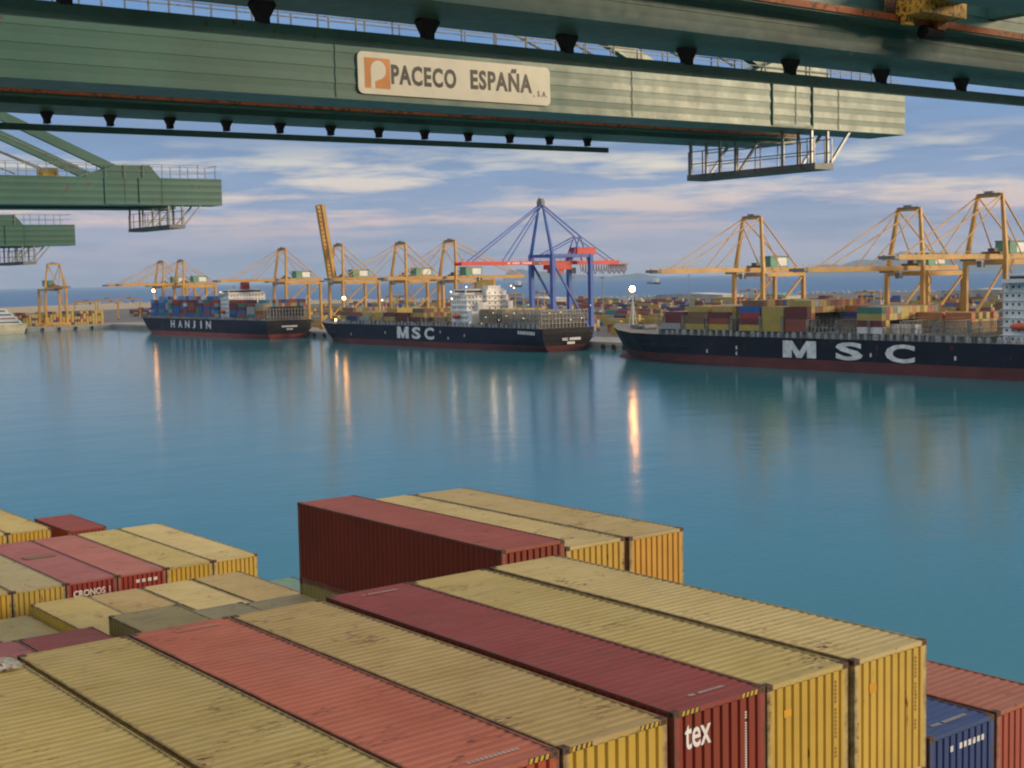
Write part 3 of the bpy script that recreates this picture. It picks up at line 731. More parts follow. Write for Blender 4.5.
# ------------------------------------------------------------------ cranes of the far terminal
QZ = 4.0
def far_crane(X, label, body, boom_mat, hb=37.8, apex=63.2, tip=-58, back=34.5, sep=18.7, gauge=30, yq=503.0, raised=False, rz=0.0, base=None, house='green', kind='a', cab=True):
    """yellow A-frame ship-to-shore crane; local +y points inland, boom towards -y; hb: boom height above the quay"""
    t = thing('gantry_crane', base or (X, yq, QZ), label, 'crane', 'gantry cranes of the far terminal', rz)
    h = sep / 2
    for sx in (-h, h):
        for sy in (0, gauge):
            ht = hb - 1.0
            MB().bar((sx, sy, 1.6), (sx * 0.985, sy, ht), 2.1, 1.7, 1.8, 1.5).build('leg', body, t)
    for sy in (0, gauge):
        MB().box(-h - 2, h + 2, sy - 0.8, sy + 0.8, 1.4, 3.3).build('sill_beam', body, t)
        bg = MB()
        for sx in (-h, h):
            for q in (-2.6, -0.9, 0.9, 2.6): bg.tube((sx + q, sy - 0.35, 0.42), (sx + q, sy + 0.35, 0.42), 0.42, 8)
            bg.box(sx - 3.4, sx + 3.4, sy - 0.4, sy + 0.4, 0.6, 1.45)
        bg.build('bogies', body, t)
        MB().box(-h, h, sy - 0.6, sy + 0.6, hb - 3.2, hb - 1.3).build('portal_beam', body, t)
    for sx in (-h, h):
        MB().box(sx - 0.7, sx + 0.7, 0, gauge, 13.0 if kind == 'b' else hb - 3.4, 14.6 if kind == 'b' else hb - 1.4).build('side_beam', body, t)
        MB().bar((sx, 2, 12), (sx, gauge - 1.5, hb - 4), 0.85).build('brace', body, t)
    # boom (hinged at the waterside legs) and fixed girder
    def girder(p0, p1, mb):
        for o in (-3.2, 3.2):
            a = Vector(p0) + Vector((o, 0, 0)); b = Vector(p1) + Vector((o, 0, 0)); mb.bar(a, b, 2.6 if raised and b.z > hb + 5 else 1.1, 2.6 if raised and b.z > hb + 5 else 2.0)
        return mb
    girder((0, -3, hb), (0, back, hb), MB()).build('fixed_girder', boom_mat, t)
    if raised:
        ang = R(81); tp = (0, -3 + tip * math.cos(ang), hb + -tip * math.sin(ang))
    else: tp = (0, tip, hb)
    bm = girder((0, -3, hb), tp, MB()); k = 18 if raised else 7
    for i in range(k + 1):
        p = Vector((0, -3, hb)).lerp(Vector(tp), i / k); bm.bar(p - Vector((3.2, 0, 0)), p + Vector((3.2, 0, 0)), 0.5, 0.6)
    bo = bm.build('boom', boom_mat, t)
    if not raised:
        r = MB()
        for o in (-3.9, 3.9):
            r.bar((o, tip + .3, hb + 2.1), (o, -4, hb + 2.1), 0.1)
            for i in range(12): y = tip + .3 + (-4 - tip) * i / 11; r.bar((o, y, hb + 1), (o, y, hb + 2.1), 0.1)
        r.build('railing', body, bo)
        MB().box(-3.9, 3.9, tip - 2.6, tip, hb - 0.7, hb + 0.6).build('tip_platform', steel_grey, bo)
    # A frame over the waterside legs
    tw = 5.6
    for sx in (-1, 1): MB().bar((sx * h * 0.98, 0.5, hb - 1.5), (sx * tw, 3.0, apex), 1.75, 1.5, 1.2, 1.2).build('a_frame_leg', body, t)
    MB().box(-tw - .6, tw + .6, 2.4, 3.6, apex - 1.4, apex).build('apex_beam', body, t)
    MB().box(-tw + 0.2, tw - 0.2, 2.0, 4.2, apex + 0.0, apex + 0.35).bar((-3, 3, apex), (-3, 3, apex + 2.2), 0.12).bar((3.6, 3, apex), (3.6, 3, apex + 1.6), 0.12).box(-2.2, 1.6, 2.2, 3.8, apex + .35, apex + 1.2).build('sheave_platform', steel_grey if kind != 'b' else body, t)
    for sx in (-1, 1):
        MB().bar((sx * tw, 3, apex - 0.8), (sx * 3.2, back - 2, hb + 1), 0.55).build('backstay', body, t)
        MB().bar((sx * tw * 0.95, 3, apex - 6), (sx * h * 0.7, gauge * 0.55, hb + 0.5), 0.42).build('backstay', body, t)
        if not raised:
            MB().bar((sx * tw, 3, apex - 0.5), (sx * 3.2, tip * 0.80, hb + 1), 0.42).build('forestay', body, t)
            MB().bar((sx * tw, 3, apex - 1.0), (sx * 3.2, tip * 0.42, hb + 1), 0.36).build('forestay', body, t)
    # machinery house behind the A frame: green with a white panel
    y0 = 12.5
    if house == 'green':
        mh = MB().box(-3.4, 3.4, y0, y0 + 13, hb + 1.2, hb + 6.3).build('machinery_house', house_green, t)
        MB().box(-3.7, 3.7, y0 - .3, y0 + 13.3, hb + 6.3, hb + 6.6).build('roof', steel_grey, mh)
        MB().box(3.41, 3.46, y0 + 5.2, y0 + 12.0, hb + 1.8, hb + 5.7).build('white_panel', ship_white, mh)
    # trolley, cab and winch gear
    MB().box(-4.4, 4.4, 3.6, 7.6, hb + 1.0, hb + 2.0).box(-1.5, 1.5, 4, 6.5, hb + 2.0, hb + 3.4).build('winch_gear', paint('greasy_machinery', (0.10, 0.07, 0.04), rust=0.2), t)
    if cab:
        ty = tip * 0.10 - 4
        MB().box(-3.6, 3.6, ty - 2.2, ty + 2.2, hb - 1.9, hb - 1.0).build('trolley', steel_grey, t)
        MB().box(1.2, 3.4, ty + 2.4, ty + 4.8, hb - 4.4, hb - 1.5).build('operator_cab', ship_white if kind == 'b' else galv, t)
    st = MB()
    for z in range(4, int(hb) - 4, 4): st.bar((h + 1.2, 1.2 if (z // 4) % 2 else 4.2, z), (h + 1.2, 4.2 if (z // 4) % 2 else 1.2, z + 4), 0.5, 0.14)
    for y in (1.2, 4.2): st.bar((h + 1.2, y, 2), (h + 1.2, y, hb - 2), 0.12)
    st.build('stair_tower', body, t)
    return t
Y_ = crane_yellow
k0 = far_crane(-320.9, 'nearest yellow crane at the right, its boom highest above the big ship', Y_, Y_, hb=41.3, apex=67.0, tip=-64, cab=True)
for q in (-9.3, 0.5, 9.3): MB().sphere((q, -1.4, 4.2), 0.42, 8, 6).build('work_light', lamp_white, k0)
far_crane(-360.3, 'yellow crane partly behind the nearest one, second from the right edge', Y_, Y_, hb=37.2, apex=63.4, tip=-69.5)
far_crane(-450.6, 'yellow crane standing alone over the front half of the big right-hand ship', Y_, Y_, hb=38.0, apex=63.9, tip=-63)
far_crane(-703.4, 'yellow crane just left of the white bridge of the middle ship', Y_, Y_, hb=37.4, apex=60.8, tip=-47, back=60)
far_crane(-759.5, 'yellow crane over the bow half of the middle ship, next to the raised boom one', Y_, Y_, hb=37.8, apex=61.2, tip=-52)
far_crane(-839.3, 'yellow crane with its boom raised nearly upright', Y_, Y_, hb=38.0, apex=62.4, tip=-53, raised=True)
far_crane(-921.8, 'yellow crane above the stern of the blue-laden left ship', Y_, Y_, hb=38.3, apex=62.0, tip=-51)
far_crane(-1102.0, 'right one of two small distant yellow cranes over the left ship\'s bow', Y_, Y_, hb=36.9, apex=57.0, tip=-52.5)
far_crane(-1143.6, 'leftmost yellow crane of the row behind the three big ships', Y_, Y_, hb=36.8, apex=57.0, tip=-47.5)
far_crane(0, 'yellow crane on the far end quay, boom towards the viewer', Y_, Y_, hb=36, apex=58, tip=-26, gauge=18, back=20, sep=19.5, base=(-1250, 449, QZ), rz=PI / 2)

def blue_crane():
    X, yq, hb = -608.8, 503.0, 44.7
    t = thing('gantry_crane', (X, yq, QZ), 'blue portal crane with a long red boom behind the middle ship', 'crane', 'gantry cranes of the far terminal')
    B, Rd = crane_blue, crane_red; h, g = 9.7, 29
    top = 49.6
    for sx in (-h, h):
        for sy in (0, g): MB().bar((sx, sy, 1.5), (sx, sy, top), 2.5, 2.3).build('leg', B, t)
        MB().box(sx - 0.85, sx + 0.85, 0.86, g - 0.86, top - 1.9, top).build('side_beam', B, t)
        MB().bar((sx, 1.5, hb - 1.5), (sx, g - 1.0, 5), 1.05).build('brace', B, t)
    for sy in (0, g):
        MB().box(-h + 1, h - 1, sy - 0.8, sy + 0.8, top - 1.8, top - 0.1).build('portal_beam', B, t)
        MB().box(-h - 2, h + 2, sy - 0.9, sy + 0.9, 0.5, 2.6).build('sill_beam', B, t)
    bm = MB()
    for o in (-2.6, 2.6): bm.bar((o, -60, hb), (o, 58, hb), 1.2, 2.1)
    for i in range(16): y = -60 + 118 * i / 15; bm.bar((-2.6, y, hb), (2.6, y, hb), 0.5, 0.6)
    bo = bm.build('boom', Rd, t)
    # worn white lettering on the boom is only a row of pale patches at this distance
    lm = MB(); r = random.Random(2); y = -27.5
    while y < -4:
        w = r.uniform(0.9, 1.5)
        if r.random() > 0.18: lm.box(3.21, 3.24, y, y + w, hb - 0.5, hb + 0.5)
        y += w + 0.5
    lm.build('lettering', white_letter, bo)
    rl = MB()
    for o in (-3.3, 3.3):
        rl.bar((o, -60, hb + 2.2), (o, 58, hb + 2.2), 0.1)
        for i in range(24): y = -60 + 118 * i / 23; rl.bar((o, y, hb + 1), (o, y, hb + 2.2), 0.09)
    rl.build('railing', Rd, bo)
    ap = 79.3
    for sx in (-h, h): MB().bar((sx, 0, top - 0.5), (sx * 0.14, 0, ap), 1.5, 1.5, 1.0, 1.0).build('mast_leg', B, t)
    MB().box(-2.2, 2.2, -1.2, 1.2, ap - 1.5, ap + 1.2).bar((-1, 0, ap), (-1, 0, ap + 4), 0.25).box(-1.6, 1.6, -1, 1, ap + 1.2, ap + 2.4).build('mast_head', steel_grey, t)
    ky, kz = 27.4, 60.2
    for sx in (-1, 1):
        MB().bar((sx * 1.2, 0, ap - 1), (sx * 2.6, -52, hb + 1), 0.55).build('forestay', B, t)
        MB().bar((sx * 1.2, 0, ap - 1.5), (sx * 2.6, -27, hb + 1), 0.5).build('forestay', B, t)
        MB().bar((sx * 1.2, 0, ap - 1), (sx * 2.6, ky, kz), 0.7).build('backstay', B, t)
        MB().bar((sx * 2.6, ky, kz), (sx * 2.6, 54, hb + 1), 0.5).build('backstay', B, t)
        MB().bar((sx * 2.6, ky, kz), (sx * 2.6, 1.0, top - 0.2), 0.6).build('king_post', B, t)
        MB().bar((sx * 2.6, ky, kz), (sx * 2.6, ky - 7, hb + 1), 0.6).bar((sx * 2.6, ky, kz), (sx * 2.6, ky + 6, hb + 1), 0.6).build('king_post', B, t)
    MB().box(-3.4, 3.4, 24.5, 39, hb + 4.4, hb + 8.6).box(-3.7, 3.7, 24.2, 39.3, hb + 8.6, hb + 8.9).build('machinery_house', Rd, t)
    tr = MB().box(-3.4, 3.4, 4, 20, hb - 4.0, hb - 1.2).box(-2.2, 2.2, 6, 15, hb - 6.0, hb - 4.0).build('trolley', Rd, t)
    MB().box(1, 3.6, 20, 23, hb - 6.5, hb - 3).build('operator_cab', steel_grey, t)
    fm = MB(); y = 27.0; i = 0                                # festoon cable loops under the back reach
    while y < 63:
        d = 4.2 + 1.6 * ((i * 7) % 3) / 2; n = 6
        for k in range(n):
            a, b = k / n, (k + 1) / n
            fm.bar((3, y + 2.1 * a, hb - 1.2 - d * math.sin(PI * a) ** 0.6), (3, y + 2.1 * b, hb - 1.2 - d * math.sin(PI * b) ** 0.6), 0.32)
        y += 2.1 if y < 48 else 1.3; i += 1
    fm.build('festoon_cable', paint('red_brown_cable', (0.12, 0.05, 0.05), rust=0), t)
    MB().bar((3, 24, hb - 1.1), (3, 66, hb - 1.1), 0.25).bar((3, 66, hb - 1.1), (2.6, 58, hb + 0.5), 0.2).build('festoon_rail', Rd, t)
    for (sx, sy) in ((h, 0), (h, g), (-h, g)): MB().sphere((sx + 0.5, sy - 1.2, 4.6), 0.5, 8, 6).build('work_light', lamp_white, t)
    return t
blue_crane()

# ------------------------------------------------------------------ the three ships at the far quay
ORD = ['first', 'second', 'third', 'fourth', 'fifth', 'sixth', 'seventh', 'eighth', 'ninth', 'tenth', 'eleventh', 'twelfth', 'thirteenth', 'fourteenth', 'fifteenth', 'sixteenth', 'seventeenth', 'eighteenth', 'nineteenth', 'twentieth', 'twenty-first', 'twenty-second', 'twenty-third', 'twenty-fourth']
SC = {'tan': (0.40, 0.30, 0.085), 'mustard': (0.44, 0.32, 0.06), 'brown': (0.20, 0.11, 0.05), 'maroon': (0.15, 0.032, 0.03), 'red': (0.34, 0.045, 0.03), 'rust red': (0.26, 0.075, 0.045),
      'orange': (0.42, 0.15, 0.05), 'blue': (0.03, 0.11, 0.34), 'light blue': (0.10, 0.26, 0.50), 'dark blue': (0.025, 0.05, 0.16), 'green': (0.05, 0.18, 0.13), 'teal': (0.04, 0.22, 0.26), 'grey': (0.32, 0.33, 0.33), 'white': (0.66, 0.65, 0.62)}
def box_mat(c): return paint(c.replace(' ', '_') + '_box_paint', SC[c], rust=0.08, dirt=0.22, scale=0.35, fade=0.12)
BOXM = {}
def far_box(L, H):
    """one ribbed container as a single mesh: corrugated sides, posts, castings"""
    k = (round(L, 1), round(H, 1))
    if k not in BOXM:
        mb = MB(); W = CW
        mb.box(0.10, L - 0.10, 0.04, W - 0.04, 0.06, H - 0.02)
        n = int(L / 0.61)
        for i in range(n):
            x = 0.2 + (L - 0.4) * i / n
            mb.box(x, x + 0.28, 0.0, 0.04, 0.16, H - 0.12); mb.box(x, x + 0.28, W - 0.04, W, 0.16, H - 0.12)
        for x in (0, L - 0.14):
            for y in (0, W - 0.14): mb.box(x, x + 0.14, y, y + 0.14, 0, H)
            for i in range(6): y = 0.2 + (W - 0.4) * i / 6; mb.box(x + 0.02 if x == 0 else x + 0.04, x + 0.10 if x == 0 else x + 0.12, y, y + 0.18, 0.15, H - 0.1)
        for y in (0.0, W - 0.05): mb.box(0.14, L - 0.14, y, y + 0.05, H - 0.12, H); mb.box(0.14, L - 0.14, y, y + 0.05, 0, 0.16)
        BOXM[k] = mb.mesh('container', None)
    return BOXM[k]
STACK = MB(); STACKC = list(SC); STACKI = {c: i for i, c in enumerate(STACKC)}
def deck_box(x, y, z, L, H, col, label, group):
    o = link('freight_container', far_box(L, H), None, (x, y, z)); o.material_slots[0].link = 'OBJECT'; o.material_slots[0].material = box_mat(col)
    return tag(o, label, 'container', group)
def bulk_box(x, y, z, L, H, col): STACK.box(x + .04, x + L - .04, y + .02, y + CW - .02, z + .02, z + H - 0.02, STACKI[col])
def pick(r, pal):
    s = sum(w for _, w in pal); v = r.uniform(0, s)
    for c, w in pal:
        v -= w
        if v <= 0: return c
    return pal[-1][0]
def load(ship, x, y, z, tiers, rows, bay, r, pal, L=12.19, H=2.62, fixed=None, inner=None):
    """one bay of containers: outer row and tops as things, the rest into the bulk"""
    for j in range(rows):
        tt = tiers if j == 0 else (inner if inner is not None else tiers + r.choice((-1, 0, 0, 1)))
        for k in range(max(0, tt)):
            col = fixed[k] if (fixed and j == 0 and k < len(fixed)) else pick(r, pal)
            if j == 0:
                deck_box(x, y, z + k * H, L, H - 0.02, col, '%s container on the %s, %s bay from its bow, %s tier up' % (col, ship, ORD[bay], ORD[k]), 'containers on the ' + ship)
            elif k >= tt - 2 or j == rows - 1 or j == 1: bulk_box(x, y + j * 2.5, z + k * H, L, H - 0.02, col)
def rail_posts(t, x0, x1, y, z, step=3.6, h=2.4):
    """row of container supports and vents along the deck edge"""
    r = random.Random(int(abs(x0))); x = x0; pm = paint('pale_deck_steel', (0.36, 0.38, 0.38), rust=0.2, scale=0.4)
    kinds = [MB().box(0, w, 0, 0.8, 0, h * q).box(w * .3, w * .6, 0.1, 0.6, h * q, h * q + .4).mesh('deck_support', pm) for w, q in ((0.8, 1.0), (1.5, 0.7), (2.2, 0.85), (1.2, 0.95))]
    while x < x1 - 2:
        link('deck_support', r.choice(kinds), t, (x, y, z)); x += step * r.uniform(0.75, 1.2)
    mb = MB()
    rb = MB()
    for q in (0.5, 1.05): rb.bar((x0, y - 0.25, z + q), (x1, y - 0.25, z + q), 0.06)
    x = x0
    while x < x1: rb.bar((x, y - .25, z), (x, y - .25, z + 1.05), 0.06); x += 2.4
    rb.build('railing', galv, t)
def lashing(t, x, y0, y1, z, h, r=None, step=2.5):
    """lashing bridge across the deck: posts, three walkways and diagonals"""
    mb = MB(); y = y0
    while y <= y1 + 0.01:
        mb.box(x - 0.55, x - 0.25, y - 0.14, y + 0.14, z, z + h); mb.box(x + 0.25, x + 0.55, y - 0.14, y + 0.14, z, z + h); y += step
    zz = z + 2.4
    while zz <= z + h + 0.01:
        mb.box(x - 0.62, x + 0.62, y0 - 0.2, y1 + 0.2, zz - 0.14, zz); mb.box(x - .62, x - .56, y0 - .2, y1 + .2, zz + 0.9, zz + 0.98); zz += 2.62
    return mb.build('lashing_bridge', paint('lashing_steel', (0.30, 0.30, 0.275), rust=0.25, scale=0.6), t)
def mast_light(t, x, y, z, h, lit=True, r=0.75, m=None):
    mm = MB().tube((x, y, z), (x, y, z + h), 0.55, 8, 0.32)
    mm.bar((x - 2.8, y, z), (x, y, z + h * 0.8), 0.22).bar((x + 2.8, y, z), (x, y, z + h * 0.8), 0.22).box(x - 0.9, x + 0.9, y - 0.9, y + 0.9, z + h - 0.3, z + h)
    mo = mm.build('foremast', ship_white, t)
    if lit: MB().sphere((x, y - 0.2, z + h + r), r, 10, 8).build('lit_lamp', m or lamp_warm, mo)
    else: MB().box(x - .5, x + .5, y - .5, y + .5, z + h, z + h + 1).build('lamp', steel_grey, mo)
    return mo
def hull_letters(t, spec, y, mat=white_letter):
    for ch, x0, x1, z0, z1 in spec:
        if ch in 'MI':
            w = x1 - x0; h = z1 - z0; s = w * (0.27 if ch == 'M' else 1)
            pts = [(0, 0), (s, 0), (s, h * 0.52), (w / 2 - s * .28, 0), (w / 2 + s * .28, 0), (w - s, h * 0.52), (w - s, 0), (w, 0), (w, h), (w - s * 1.05, h), (w / 2, h * 0.36), (s * 1.05, h), (0, h)] if ch == 'M' else [(0, 0), (w, 0), (w, h), (0, h)]
            lm = MB(); lm.prism([(x0 + a, z0 + b) for a, b in pts], 1, y - 0.12, y - 0.04); lm.build('lettering', mat, t); continue
        me = fit_text(text_mesh(ch, 1.0, mat, 0.05, 0.035), x1 - x0, z1 - z0)
        link('lettering', me, t, ((x0 + x1) / 2, y - 0.07, (z0 + z1) / 2), (PI / 2, 0, 0))
def flare_y(rings, x, z):
    """hull half-breadth at x, z"""
    best = None
    for rg in rings:
        for p in rg:
            d = abs(p[0] - x) + 3 * abs(p[2] - z)
            if best is None or d < best[0]: best = (d, p[1])
    return best[1]
def superstructure(t, x0, x1, y0, y1, z0, z1, decks, wing, funnel=None, lights=True, funnel_mat=None):
    """accommodation block with window rows, bridge with wings, mast and funnel"""
    W = ship_white
    MB().box(x0, x1, y0 + 2.5, y1 - 2.5, z0, z1 - 5.6).build('accommodation', W, t)
    dh = (z1 - 5.6 - z0) / decks; dk = MB(); wn = MB()
    for i in range(1, decks + 1): dk.box(x0 - 0.9, x1 + 1.2, y0 + 2.0, y1 - 2.0, z0 + dh * i - 0.16, z0 + dh * i)
    dk.build('deck_edges', W, t)
    for i in range(decks):
        z = z0 + dh * i + dh * 0.42; x = x0 + 1.2
        while x < x1 - 1.5: wn.box(x, x + 0.8, y0 + 2.44, y0 + 2.47, z, z + 0.9); x += 2.4
        y = y0 + 4.2
        while y < y1 - 4: wn.box(x1 + 0.03, x1 + 0.06, y, y + 0.8, z, z + 0.9); y += 2.6
    wn.build('window_row', glass, t)
    zb = z1 - 5.6
    br = MB().box(x0 + 1, x1 - 3, y0 + 4, y1 - 4, zb, z1 - 2.6).box(x0 + 1, x1 - 6, y0, y1, zb + 0.1, zb + 1.5).box(x0 + .5, x1 - 2.4, y0 + 3.5, y1 - 3.5, z1 - 2.6, z1 - 2.3).build('bridge', W, t)
    MB().box(x0 + 0.95, x1 - 2.95, y0 + 4.6, y1 - 4.6, zb + 1.3, z1 - 3.1).box(x0 + 1.6, x1 - 3.6, y0 + 3.95, y1 - 3.95, zb + 1.3, z1 - 3.1).build('window_band', glass, br)
    for y in (y0 + 0.4, y1 - 0.4): MB().bar((x0 + 3, y + (2.4 if y < (y0 + y1) / 2 else -2.4), z0 + dh * (decks - 1)), (x0 + 3, y, zb), 0.7).build('wing_bracket', W, br)
    ym = (y0 + y1) / 2
    m = MB().tube((x0 + 5, ym, z1 - 2.3), (x0 + 5, ym, z1 + 6), 0.6, 8, 0.25).box(x0 + 4.6, x0 + 5.4, ym - 3.5, ym + 3.5, z1 + 2.2, z1 + 2.5).box(x0 + 4.7, x0 + 5.3, ym - 1.8, ym + 1.8, z1 + 4.2, z1 + 4.6)
    m.sphere((x0 + 5, ym + 5, z1 - 1.2), 0.9, 8, 6).build('radar_mast', W, t)
    if funnel:
        fx0, fx1, fy0, fy1, fz1 = funnel
        f = MB().prism([(fx0, z1 - 9), (fx1, z1 - 9), (fx1 - 0.5, fz1), (fx0 + 0.8, fz1 - 0.6)], 1, fy0, fy1).build('funnel', funnel_mat or crane_yellow, t)
        MB().tube((fx0 + 2, ym - .5, fz1 - .8), (fx0 + 2, ym - .5, fz1 + 1.6), 0.5, 8).tube((fx0 + 3.6, ym + .8, fz1 - .8), (fx0 + 3.6, ym + .8, fz1 + 1.2), 0.4, 8).build('exhaust_pipe', dark_hole, f)
    # lifeboat in davits on the near side
    lb = MB().sphere(((x0 + x1) / 2 - 1, y0 + 1.1, z0 + 6.2), 1.35, 10, 8, (2.9, 1, 1)).build('lifeboat', paint('lifeboat_orange', (0.62, 0.10, 0.03), rust=0.02), t, smooth=True)
    MB().bar(((x0 + x1) / 2 - 4, y0 + 2.4, z0 + 4.2), ((x0 + x1) / 2 - 4, y0 + 0.9, z0 + 8.6), 0.3).bar(((x0 + x1) / 2 + 2, y0 + 2.4, z0 + 4.2), ((x0 + x1) / 2 + 2, y0 + 0.9, z0 + 8.6), 0.3).build('davit', ship_white, lb)
    if lights:
        for (lx, ly, lz) in lights: MB().sphere((lx, ly, lz), 0.45, 8, 6).build('deck_lamp', lamp_white, t)
def mooring(t, pts):
    for a, b in pts: MB().tube(a, b, 0.09, 5).build('mooring_line', paint('mooring_rope', (0.35, 0.32, 0.24), rust=0), t)
def draft_marks(t, spots, y):
    for x, z in spots: MB().box(x, x + 0.8, y - 0.06, y - 0.02, z, z + 1.5).build('draft_mark', white_letter, t)

# -- the big ship at right, bow to the left
S3 = 'right-hand ship'
def ship_right():
    L, B, D, y0 = 345.0, 48.0, 13.1, 441.0; bx = -504.0; yc = y0 + B / 2
    t = thing('container_ship', (bx, yc, 0), 'big black ship at right with wide white MSC letters, cut by the picture edge', 'ship', 'container ships at the far quay')
    mb, rings = hull_mesh(L, B, D, 3.6, 4.4, 0.6, 0.15); mb.build('hull', [hull_black, boot_red, deck_grey, transom_dark], t, smooth=False)
    MB().sphere((9.0, 0, -0.4), 3.4, 12, 8, (2.3, 0.8, 0.75)).build('bulbous_bow', boot_red, t, smooth=True)
    yy = -B / 2
    hull_letters(t, [('M', -376.1 - bx, -358.6 - bx, 4.95, 12.0), ('S', -348.7 - bx, -335.4 - bx, 4.8, 12.0), ('C', -324.8 - bx, -311.2 - bx, 4.6, 11.8)], yy)
    rail_posts(t, 58, L - 20, yy + 0.4, D, 4.2, 2.5)
    MB().bar((30, -15.5, D + 1.9), (57, yy + .5, D + 0.6), 0.1).build('bow_rail', galv, t)
    mast_light(t, 11.5, 0, D + 2.3, 17.0, r=1.35, m=emit('bright_floodlight', (1.0, 0.40, 0.10), 52))
    MB().box(16, 22, -6, -2, D + 1.6, D + 3.2).box(16, 22, 2, 6, D + 1.6, D + 3.2).box(16, 22, -2, 2, D + 1.6, D + 2.0).tube((24, -5, D + 1.9), (24, 3, D + 1.9), 1.2, 10).box(22, 24, -3, 1, D + 1.6, D + 2.2).build('windlass', steel_grey, t)
    MB().bar((6.5, -2.4, D + 0.8), (8.5, -4.2, D - 5.0), 1.3, 1.0).build('anchor', dark_hole, t)
    for x in (-451.5, -436.5, -421.8, -407.0, -390.4, -378.3, -364.8, -349.8, -334, -319, -304, -289): lashing(t, x - bx, yy + 2.0, B / 2 - 2, D, 7.7 if x > -366 else 9.0)
    # open cells and hatch coamings where there are no boxes
    cg = MB()
    for x in range(-364, -282, 2): cg.box(x - bx, x + 0.3 - bx, yy + 3, yy + 3.3, D, D + 4.6 + (x % 3) * 0.5)
    for z in (2.2, 4.4): cg.box(-364 - bx, -281 - bx, yy + 3.05, yy + 3.25, D + z, D + z + 0.25)
    cg.build('cell_guide', paint('lashing_steel', (0.30, 0.30, 0.275)), t)
    MB().box(-454 - bx, -281 - bx, yy + 4, B / 2 - 4, D, D + 2.4).build('hatch_cover', deck_grey, t)
    superstructure(t, -276 - bx, -259 - bx, yy + 0.5, B / 2 - 0.5, D, 40.5, 7, 5, lights=[(-277 - bx, yy + 6 + i * 5, 20 + (i % 3) * 5) for i in range(4)] + [(-262 - bx, yy + 1.5, 17 + i * 4) for i in range(3)])
    draft_marks(t, [(84, 5.5), (101.5, 5.0), (101.5, 7.5), (172, 6.5), (210, 6.5)], yy)
    mooring(t, [((4, 3, D + 2), (-34, 36, 4.2)), ((4, -1, D + 1.5), (-24, 36, 4.2))])
    r = random.Random(21); pal = [('tan', 5), ('mustard', 2.5), ('rust red', 1.6), ('maroon', 1.6), ('brown', 2), ('grey', 1.2), ('orange', .8), ('blue', .5), ('green', .3)]
    z = 15.5
    bays = [(-450.8, 1, ['grey'], 3), (-436.0, 2, ['tan', 'brown'], 4), (-421.2, 3, ['mustard', 'rust red', 'maroon'], 4), (-403.0, 4, ['mustard', 'maroon', 'red', 'blue'], 5), (-390.0, 4, ['mustard', 'tan', 'mustard', 'tan'], 4),
            (-377.2, 4, ['rust red', 'rust red', 'maroon', 'maroon'], 5), (-363.8, 0, None, 3), (-340.2, 4, ['white', 'maroon', 'tan', 'green'], 4)]
    for i, (x, n, fx, inn) in enumerate(bays):
        if n: load(S3, x, y0 + 2.6, z, n, 16, i, r, pal, L=12.0 if x > -405 else 12.19, fixed=fx, inner=inn)
    # half-hidden blocks further inboard
    for x in (-363.8, -351.6):
        for j in range(8, 16):
            for k in range(3 + (j % 3 == 0)): bulk_box(x, y0 + 2.6 + j * 2.5, z + k * 2.62, 11.9, 2.58, pick(r, pal + [('orange', 3), ('dark blue', 1)]))
    for x in (-328, -315):
        for j in range(9, 16):
            for k in range(2 + (j % 2)): bulk_box(x, y0 + 2.6 + j * 2.5, z + k * 2.62, 11.9, 2.58, pick(r, [('tan', 4), ('orange', 2), ('rust red', 2)]))
    for x in (-253, -240, -227): load(S3, x, y0 + 2.6, z, 3, 14, 8 + int((x + 253) / 13), r, pal)
    MB().box(-339 - bx, -318 - bx, yy + 10, yy + 14, D + 2.4, D + 5.9).build('stowed_hatch_panel', ship_white, t)
ship_right()

